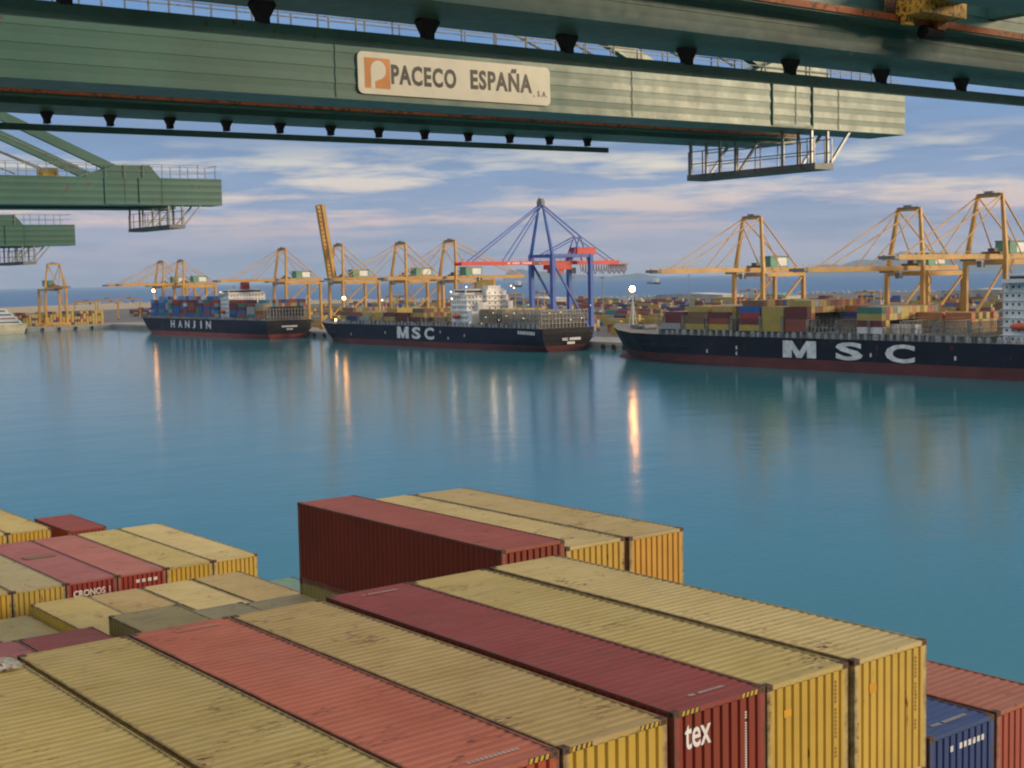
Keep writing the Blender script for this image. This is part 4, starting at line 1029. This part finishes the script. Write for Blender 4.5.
# -- the middle ship, lit bridge, stern to the right
S2 = 'middle ship'
def ship_middle():
    L, B, D, y0 = 253.6, 36.5, 12.7, 463.0; bx = -814.0; yc = y0 + B / 2; yy = -B / 2
    t = thing('container_ship', (bx, yc, 0), 'middle navy ship with small white MSC letters and a floodlit white bridge', 'ship', 'container ships at the far quay')
    mb, rings = hull_mesh(L, B, D, 2.0, 3.4, 0.42, 0.14); mb.build('hull', [hull_navy, boot_red, deck_grey, transom_dark], t)
    hull_letters(t, [('M', -701.5 - bx, -688.8 - bx, 4.8, 12.0), ('S', -685.3 - bx, -676.0 - bx, 4.7, 11.9), ('C', -672.0 - bx, -662.0 - bx, 4.6, 11.8)], yy)
    # name and port on the transom, two short worn white lines
    me = fit_text(text_mesh('MSC', 1.0, white_letter, 0.03, 0.03), 4.2, 1.5); link('lettering', me, t, (L + 0.03, -2.6, 6.6), (PI / 2, 0, PI / 2))
    nm = MB()
    for i in range(7): nm.box(L + 0.02, L + 0.06, 0.6 + i * 1.15, 1.5 + i * 1.15, 6.0, 7.4)
    for i in range(5): nm.box(L + 0.02, L + 0.06, -1.2 + i * 1.1, -0.35 + i * 1.1, 3.9, 5.2)
    nm.build('lettering', white_letter, t)
    nb = MB()
    for i in range(8): nb.box(-582 - bx + i * 1.9, -582 - bx + i * 1.9 + 1.2, yy * 0.995 - 0.22, yy * 0.995 - 0.05, 9.6 - .06 * i, 11.4 - .06 * i)
    nb.build('stern_marking', white_letter, t)
    rail_posts(t, 40, L - 2, yy + 0.4, D, 4.0, 2.3)
    mast_light(t, 21.0, 0, D + 0.8, 14.5, r=1.0)
    MB().sphere((28, yy * 0.62, D + 2.0), 0.55, 8, 6).build('deck_lamp', lamp_warm, t)
    MB().box(10, 15, -5, -1, D + .8, D + 2.6).tube((15.6, -5, D + 1.8), (15.6, 0, D + 1.8), 1.1, 10).build('windlass', steel_grey, t)
    MB().box(45, 160, yy + 3.5, B / 2 - 3.5, D, D + 2.2).box(190, 248, yy + 3.5, B / 2 - 3.5, D, D + 2.2).build('hatch_cover', deck_grey, t)
    for x in (50, 64.5, 79, 93.5, 108, 122.5, 137, 151.5): lashing(t, x, yy + 1.5, B / 2 - 1.5, D, 5.2)
    for x in (196, 205, 210.5, 217.5, 224, 231, 237.5, 244, 249): lashing(t, x, yy + 1.2, B / 2 - 1.2, D, 9.8)
    cg = MB()
    for k in range(26): cg.box(196 + k * 2.1, 196.35 + k * 2.1, yy + 1.3, yy + 1.6, D, D + 9.2 + (k % 4) * 0.4)
    for z in (2.4, 4.9, 7.4, 9.6): cg.box(196, 250, yy + 1.32, yy + 1.58, D + z, D + z + 0.3)
    for k in range(14): cg.box(250.2, 250.6, yy + 1.4 + k * 2.55, yy + 1.75 + k * 2.55, D, D + 9.4)
    for z in (2.4, 5.0, 7.5, 9.4): cg.box(250.25, 250.55, yy + 1.4, B / 2 - 1.4, D + z, D + z + 0.3)
    cg.build('cell_guide', paint('lashing_steel', (0.30, 0.30, 0.275)), t)
    lights = [(172.5, yy + 9.5, 35.6), (187.5, B / 2 - 5.5, 35.8), (187, B / 2 - 3, 34.6), (166, yy + 3, 33), (168, yy + 2, 29)]
    superstructure(t, 166.5, 181.5, yy + 0.3, B / 2 - 0.5, D, 36.6, 6, 5, funnel=(171, 177.5, -1, 8, 39.6), lights=lights, funnel_mat=paint('funnel_tan', (0.46, 0.33, 0.10), rust=0.05))
    MB().box(181.6, 186, yy + 3, B / 2 - 2.5, D, 21.5).box(176, 183.5, yy + 16, B / 2 - 6, 21.5, 33.5).box(181, 184.5, yy + 9, yy + 15, 21.5, 26.5).box(181, 184.6, B / 2 - 6, B / 2 - 2, 21.5, 27.0).build('engine_casing', ship_white, t)
    for zz in (24.6, 27.6, 30.6): MB().box(183.5, 185.2, yy + 15.5, B / 2 - 5.5, zz - 0.15, zz).bar((185.1, yy + 15.5, zz + 1), (185.1, B / 2 - 5.5, zz + 1), 0.1).build('gallery', ship_white, t)
    for k, zz in enumerate((22.6, 25.4, 28.4, 31.4)):
        for q in range(3): MB().box(183.5, 183.54, yy + 17.5 + q * 4.2, yy + 18.4 + q * 4.2, zz, zz + 1.0).build('window', glass, t)
    MB().box(177, 182, yy + 18, B / 2 - 9, 33.5, 36.2).build('upper_house', ship_white, t)
    for lx, ly, lz, pw in ((191, -4, 34, 420), (190, 9, 37, 420), (176, yy - 3, 30, 160)):
        ld = bpy.data.lights.new('deck_floodlight', 'POINT'); ld.energy = pw; ld.color = (1.0, 0.74, 0.46); ld.shadow_soft_size = 0.5
        link('deck_floodlight', ld, t, (lx, ly, lz))
    for x, y, z in ((202, yy + .9, 18.5), (209, yy + .9, 21), (214, yy + .9, 17.0), (221, yy + .9, 19.5), (228, yy + .9, 21), (236, yy + .9, 18.2), (251, yy + 7, 21), (251, yy + 15, 21.3), (251, yy + 22, 17), (251, yy + 30, 17.6), (251, B / 2, 24.5), (187, yy + .9, 15.2), (198, yy + .9, 14.9)):
        MB().sphere((x, y, z), 0.17, 6, 5).build('deck_lamp', lamp_white, t)
    draft_marks(t, [(58, 5.5), (98.5, 7.2), (148, 5.2), (166, 5.2), (158, 8.6), (182, 7)], yy)
    mooring(t, [((6, 3, D + 1), (-18, 20, 4.2)), ((250, 14, D), (268, 19.5, 4.2))])
    r = random.Random(5); pal = [('tan', 5), ('mustard', 4), ('olive' if 'olive' in SC else 'brown', 2), ('rust red', 1.2), ('grey', 1), ('maroon', .8)]
    z = D + 2.4
    for i, (x, n, fx, inn) in enumerate([(-781, 2, None, 3), (-764.5, 1, ['dark blue'], 2), (-749.5, 1, ['grey'], 2), (-735, 1, None, 2), (-720.5, 2, ['tan', 'maroon'], 3), (-706, 2, None, 2), (-691.5, 1, ['maroon'], 3), (-677, 0, None, 1), (-662.5, 0, None, 2)]):
        if n: load(S2, x, y0 + 2.4 + (5 if i == 0 else 0), z, n, 13 - (4 if i == 0 else 0), i, r, pal, fixed=fx, inner=inn)
        else:
            for j in range(3, 13):
                for k in range(inn): bulk_box(x, y0 + 2.4 + j * 2.5, z + k * 2.62, 12.1, 2.58, pick(r, pal))
    load(S2, -619.5, y0 + 2.4, z, 3, 13, 9, r, [('tan', 3), ('mustard', 2)], fixed=['tan', 'tan', 'olive' if 'olive' in SC else 'mustard'], inner=3)
    load(S2, -606.0, y0 + 2.4, z, 2, 13, 10, r, pal, L=6.06, fixed=['maroon', 'brown'], inner=3)
ship_middle()

# -- the left ship, deep in blue boxes
S1 = 'left ship'
def ship_left():
    L, B, D, y0 = 243.0, 36.5, 13.2, 463.0; bx = -1113.0; yc = y0 + B / 2; yy = -B / 2
    t = thing('container_ship', (bx, yc, 0), 'left navy ship lettered HANJIN, deck piled with blue and red boxes', 'ship', 'container ships at the far quay')
    mb, rings = hull_mesh(L, B, D, 1.6, 3.2, 0.62, 0.15); mb.build('hull', [hull_navy, paint('bright_boot_topping', (0.27, 0.05, 0.035), rust=0.08, dirt=0.3, scale=0.2), deck_grey, transom_dark], t)
    xs = [(-1031.5, -1022.8), (-1014.8, -1005.8), (-999.8, -989.8), (-983.3, -977.3), (-966.6, -963.4), (-955.0, -944.5)]
    hull_letters(t, [(c, (a + 1031.5) * 0.834 - 1031.5 - bx, (b + 1031.5) * 0.834 - 1031.5 - bx, 6.0, 12.0) for c, (a, b) in zip('HANJIN', xs)], yy)
    nm = MB()
    for i in range(11): nm.box(L + 0.02, L + 0.06, -6.0 + i * 1.15, -5.05 + i * 1.15, 8.2, 9.4)
    for i in range(5): nm.box(L + 0.02, L + 0.06, -2.2 + i * 1.05, -1.4 + i * 1.05, 6.2, 7.3)
    nm.build('lettering', white_letter, t)
    rail_posts(t, 36, L - 2, yy + 0.4, D, 3.6, 1.8)
    mast_light(t, 8.5, 0, D + 1.2, 20.0, r=1.1)
    MB().box(14, 238, yy + 3.5, B / 2 - 3.5, D, D + 1.8).build('hatch_cover', deck_grey, t)
    pal = [('blue', 6), ('light blue', 2), ('dark blue', 2), ('teal', 1.5), ('red', 2), ('rust red', 1.6), ('maroon', 1.4), ('green', 1.2), ('grey', .7), ('white', .3)]
    pal2 = [('rust red', 3), ('tan', 2), ('grey', 2), ('maroon', 1.4), ('teal', 1.2), ('dark blue', 1), ('orange', 1), ('blue', .6)]
    r = random.Random(9); z = D + 1.9
    b0 = 0
    for x, n in ((-1086, 4), (-1072, 5), (-1058, 5), (-1044, 5), (-1030, 5), (-1016, 5), (-1002, 5), (-988, 5), (-974, 5), (-960.5, 5)):
        rows = 8 if x < -1080 else 14
        if b0 % 3 == 1:
            for h in (0, 1): load(S1, x + h * 6.15, y0 + 1.2, z, n, rows, b0, r, pal, L=6.06); b0 += 1
        else: load(S1, x, y0 + 1.2 + (14 - rows) * 1.25, z, n, rows, b0, r, pal, H=2.62); b0 += 1
    for x, n in ((-930, 5), (-916, 5), (-902, 5), (-888.5, 4)):
        load(S1, x, y0 + 1.2, z, n, 14, b0, r, pal if x < -895 else pal2, H=2.62, inner=4 if x < -895 else 5); b0 += 1
    for x in (26, 40.3, 54.3, 68.3, 82.3, 96.3, 110.3, 124.3, 138.3, 196.3, 210.3, 223.5, 237, 241.5): lashing(t, x, yy + (9 if x < 30 else 1.5), B / 2 - 1.5, D, 5.0 if x < 236 else 9.0)
    superstructure(t, 166.0, 179.5, yy + 0.3, B / 2 - 0.5, D, 38.0, 6, 5, funnel=(172, 176.5, -2, 4, 41.5), lights=[(170, yy + 1, 34)], funnel_mat=paint('funnel_maroon', (0.26, 0.03, 0.04), rust=0.05))
    mooring(t, [((3, 3, D + 1), (-26, 20, 4.2)), ((241, 14, D), (268, 19.5, 4.2))])
ship_left()

# ------------------------------------------------------------------ yard behind the quay
def build_yard():
    r = random.Random(77); pal = [('tan', 5), ('mustard', 2.5), ('brown', 2), ('grey', 2), ('rust red', 2), ('maroon', 2), ('blue', 1.0), ('red', 1.2), ('grey', 1), ('orange', 1), ('teal', .7), ('white', .5), ('green', .6), ('dark blue', .8)]
    y = 570
    while y < 1350:
        x = -1280.0 if y < 640 else -1560.0 if y < 1000 else -1700
        while x < 330 - (y - 570) * 0.2:
            n = r.choice((5, 6, 8, 10)); base = pick(r, pal)
            for b in range(n):
                for j in range(3 if y < 700 else 2):
                    h = max(0, r.choice((1, 2, 2, 3, 3, 4)) - (1 if y > 800 else 0))
                    for k in range(h): bulk_box(x + b * 12.6, y + j * 2.9, QZ + k * 2.6, 12.19, 2.58, base if r.random() < 0.45 else pick(r, pal))
            x += n * 12.6 + r.choice((16, 22, 60))
        y += 26 if y < 700 else 48 if y < 1000 else 75
    # boxes seen at the foot of the end quay and between the ships
    k = 0
    pl = [('tan', 6), ('mustard', 5), ('red', .8), ('dark blue', .6), ('maroon', .9)]
    for q in range(42):                                       # ends and sides of the stacks on the end quay
        h = r.choice((4, 4, 5, 3))
        for kk in range(h):
            for j in range(2): bulk_box(-1292 - j * 12.8, 384 + q * 2.9, QZ + kk * 2.6, 12.0, 2.58, pick(r, pl))
    for (x0, y0, nb, hh, pl) in ((-1215, 530, 8, 4, [('tan', 5), ('mustard', 4), ('maroon', 1)]), (-1225, 552, 9, 5, [('dark blue', 4), ('blue', 3), ('red', 1)]), (-575, 552, 6, 2, [('maroon', 3), ('red', 2), ('tan', 1)]), (-600, 604, 7, 3, [('blue', 3), ('grey', 2), ('tan', 2)]), (-880, 548, 5, 3, [('maroon', 3), ('dark blue', 2)])):
        for b in range(nb):
            for j in range(2):
                for k2 in range(hh - r.choice((0, 0, 1))): bulk_box(x0 + b * 12.5, y0 + j * 2.7, QZ + k2 * 2.6, 12.1, 2.58, pick(r, pl))
    tag(STACK.build('container_stacks', [box_mat(c) for c in STACKC]), 'mass of stacked containers in the far yard and inside the loaded decks', None, None, 'stuff')
build_yard()

def yard_crane(x, y, label, w=23.5, h=17.5, l=11, rz=0.0, mat=crane_yellow):
    t = thing('yard_crane', (x, y, QZ), label, 'yard crane', 'rubber tyred yard cranes', rz)
    for sx in (-w / 2, w / 2):
        for sy in (-l / 2, l / 2): MB().bar((sx, sy, 1.6), (sx, sy, h), 0.9, 0.7).build('leg', mat, t)
        MB().box(sx - 0.6, sx + 0.6, -l / 2 - 1, l / 2 + 1, 1.2, 2.2).build('sill_beam', mat, t)
        wh = MB()
        for sy in (-l / 2 - .6, l / 2 + .6, -l / 2 + .9, l / 2 - .9): wh.tube((sx - 0.35, sy, 0.7), (sx + 0.35, sy, 0.7), 0.7, 10)
        wh.build('wheels', rubber, t)
    for sy in (-l / 2 + 0.6, l / 2 - 0.6): MB().box(-w / 2 - 0.6, w / 2 + 0.6, sy - 0.5, sy + 0.5, h - 0.1, h + 1.4).build('girder', mat, t)
    MB().box(-2, 3, -l / 2, l / 2, h + 1.4, h + 2.6).box(3.2, 5.2, 0.5, 3, h - 2.5, h - 0.2).build('trolley', steel_grey, t)
    return t
for x, y, rz, h, lb in ((-1404, 536, 1.19, 19.5, 'yard crane nearest the end quay crane, first of three in a row'), (-1415, 563, 1.19, 21.0, 'yard crane in the middle of the three beside the left ship\'s bow'), (-1426, 592, 1.19, 21.0, 'yard crane close to the bow boxes of the left ship, third of a row'),
                     (-1277, 842, 0, 18, 'yard crane seen between the raised boom crane and its right neighbour'), (-1082, 892, 0, 20, 'yard crane framed by the legs of the blue crane'), (-1151, 909, 0, 18, 'yard crane just right of the floodlit bridge of the middle ship'),
                     (-1003, 1125, 0, 17, 'yard crane seen between the legs of the lone yellow crane'), (-891, 1180, 0, 14, 'low yard crane on the horizon strip between the yellow cranes at right')):
    yard_crane(x, y, lb, rz=rz, h=h)

def light_mast(x, y, h, label):
    t = thing('light_mast', (x, y, QZ), label, 'light mast', 'unlit lighting masts of the far terminal')
    MB().tube((0, 0, 0), (0, 0, h), 0.5, 8, 0.22).build('pole', galv, t); MB().tube((0, 0, h - 0.2), (0, 0, h + 0.5), 1.7, 10).build('lamp_ring', steel_grey, t)
    MB().box(-.8, .8, -.8, .8, -0.02, 0.6).build('foot', concrete, t)
for x, y, h, lb in ((-757, 684, 35, 'slim lighting mast between the middle ship\'s stern and the big ship\'s bow'), (-1346, 1166, 36, 'distant lighting mast left of the lit lamp on the big ship\'s bow'), (-1239, 1270, 36, 'distant lighting mast on the sea strip left of the lone yellow crane'),
                    (-1070, 1448, 36, 'distant lighting mast right of the lone yellow crane'), (-1022, 1475, 36, 'distant lighting mast just left of the second yellow crane from the right'), (-1230, 620, 33, 'slim lighting mast rising behind the boxes of the left ship')):
    light_mast(x, y, h, lb)
def flood(x, y, h, label, r=0.7, m=None):
    t = thing('floodlight', (x, y, QZ), label, 'floodlight')
    MB().tube((0, 0, 0), (0, 0, h), 0.28, 8, 0.18).build('pole', galv, t); MB().sphere((0, -0.3, h + r * .7), r, 8, 6).build('lit_lamp', m or lamp_white, t)
flood(-826, 501.6, 12, 'lit floodlight low on the quay at the gap before the middle ship\'s bow', 0.8)
flood(-818, 528, 22, 'lit floodlight on a pole behind the middle ship\'s bow', 0.6)

def shed(x, y, w, d, h, roof, label):
    t = thing('warehouse', (x, y, QZ), label, 'warehouse')
    MB().box(0, w, 0, d, 0, h).build('wall', paint('shed_wall', (0.42, 0.40, 0.36), rust=0.05, scale=0.1), t)
    MB().prism([(-0.8, h), (w + .8, h), (w / 2, h + 2.6)], 1, -0.8, d + 0.8).build('roof', roof, t)
    for i in range(int(w / 16)): MB().box(4 + i * 16, 10 + i * 16, -0.06, -0.02, 0, 5).build('loading_door', paint('door_grey', (0.16, 0.18, 0.2), rust=0.05), t)
pale_roof = paint('pale_sheet_roof', (0.55, 0.54, 0.50), rust=0.06, scale=0.1)
shed(-1320, 1290, 120, 40, 10, pale_roof, 'pale roofed warehouse on the yard edge above the big ship\'s bow')
shed(-1180, 1330, 50, 30, 8, house_green, 'low dark green roofed warehouse right beside the pale roofed one')
shed(-1060, 1560, 110, 40, 9, pale_roof, 'long pale warehouse on the horizon strip between the cranes at right')
shed(-1420, 1120, 80, 36, 9, pale_roof, 'pale warehouse on the yard edge right of the blue crane')

def fender(x, y, z, k):
    t = MB().tube((0, 0, -1.4), (0, 0, 1.4), 1.0, 12).build('fender', rubber, None, (x, y, z))
    return tag(t, 'black cylindrical fender hanging on the far quay wall', 'fender', 'fenders on the far quay wall')
fm = None
for i in range(12):
    if fm is None: fm = fender(-548, QY - 1.4, 1.8, 0); o = fm
    else: o = fm.copy(); COL.objects.link(o)
    if i < 4: o.location = (-553 + i * 8.5, QY - 1.45, 1.8)
    elif i < 7: o.location = (-866 + (i - 4) * 14, QY - 1.45, 1.8)
    else: o.location = (-1243.9, 418 + (i - 7) * 15.5, 1.8)

def ferry():
    t = thing('ferry', (-1218, 373.5, 0), 'white and cream passenger ferry cut by the left edge', 'ferry')
    # bow towards +y
    mb = MB(); W = 9.0; st = [(-70, W), (0, W), (14, W * 0.95), (24, W * 0.72), (31, W * 0.4), (36, 0.3)]
    zl = [(-1, .78, -2.5), (2.4, .92, -1), (6.5, 1.0, 0.5), (8.4, 1.04, 2.0)]
    for (y0, w0), (y1, w1) in zip(st, st[1:]):
        for (za, ka, ea), (zb, kb, eb) in zip(zl, zl[1:]):
            for s in (-1, 1):
                fa = lambda y, e: y + e * max(0, (y - 10) / 26)
                mb.face([(s * w0 * ka, fa(y0, ea), za), (s * w1 * ka, fa(y1, ea), za), (s * w1 * kb, fa(y1, eb), zb), (s * w0 * kb, fa(y0, eb), zb)])
        mb.face([(-w0 * 1.04, y0 + 2 * max(0, (y0 - 10) / 26), 8.35), (w0 * 1.04, y0 + 2 * max(0, (y0 - 10) / 26), 8.35), (w1 * 1.04, y1 + 2 * max(0, (y1 - 10) / 26), 8.35), (-w1 * 1.04, y1 + 2 * max(0, (y1 - 10) / 26), 8.35)])
    mb.build('hull', paint('cream_hull', (0.66, 0.60, 0.42), rust=0.04, dirt=0.1, scale=0.2), t)
    for i, (y1, z0, z1, w) in enumerate(((29, 8.4, 11.8, 6.0), (25.5, 11.8, 15.2, 6.6), (22, 15.2, 18.6, 6.4), (17.5, 18.6, 22.0, 5.6))):
        MB().prism([(-70, z0), (y1 + 2.4, z0), (y1, z1), (-70, z1)], 0, -w, w).build('deck_house', ship_white, t)
        MB().prism([(-68, z0 + 1.1), (y1 - 0.5, z0 + 1.1), (y1 - 1.3, z0 + 2.1), (-68, z0 + 2.1)], 0, -w - 0.03, w + 0.03).build('window_band', glass if i != 1 else paint('red_band', (0.3, 0.05, 0.04), rust=0), t)
    MB().tube((0, 12, 21.9), (0, 10, 28), 0.4, 8, 0.2).box(-2, 2, 11, 11.4, 24, 24.3).build('radar_mast', ship_white, t)
    MB().prism([(-34, 21.9), (-24, 21.9), (-27, 28), (-34, 28)], 0, -2.6, 2.6).build('funnel', paint('ferry_funnel', (0.12, 0.16, 0.4), rust=0), t)
ferry()

def sea_ship(x, y, L, label, rz):
    t = thing('cargo_ship', (x, y, 0), label, 'ship', None, rz)
    mb, _ = hull_mesh(L, L * 0.15, 9, 2.5, 2, 0.6); mb.build('hull', [paint('grey_blue_hull', (0.10, 0.12, 0.15), rust=0.05, scale=.1), boot_red, deck_grey, transom_dark], t)
    MB().box(L * 0.80, L * 0.9, -L * .06, L * .06, 9, 24).box(L * 0.81, L * 0.86, -L * .075, L * .075, 24, 27).build('bridge', ship_white, t)
    MB().tube((L * .5, 0, 9), (L * .5, 0, 22), 0.8, 8).tube((L * .25, 0, 9), (L * .25, 0, 22), 0.8, 8).box(L * .1, L * .76, -L * .05, L * .05, 9, 12).build('cargo_gear', steel_grey, t)
    MB().box(L * .9, L * .94, -3, 3, 9, 30).build('funnel', ship_white, t)
sea_ship(-4850, 4690, 230, 'hazy cargo ship on the open sea left of the lone yellow crane', -0.6)
sea_ship(-5050, 3990, 190, 'hazy cargo ship on the open sea behind the blue crane', -0.5)
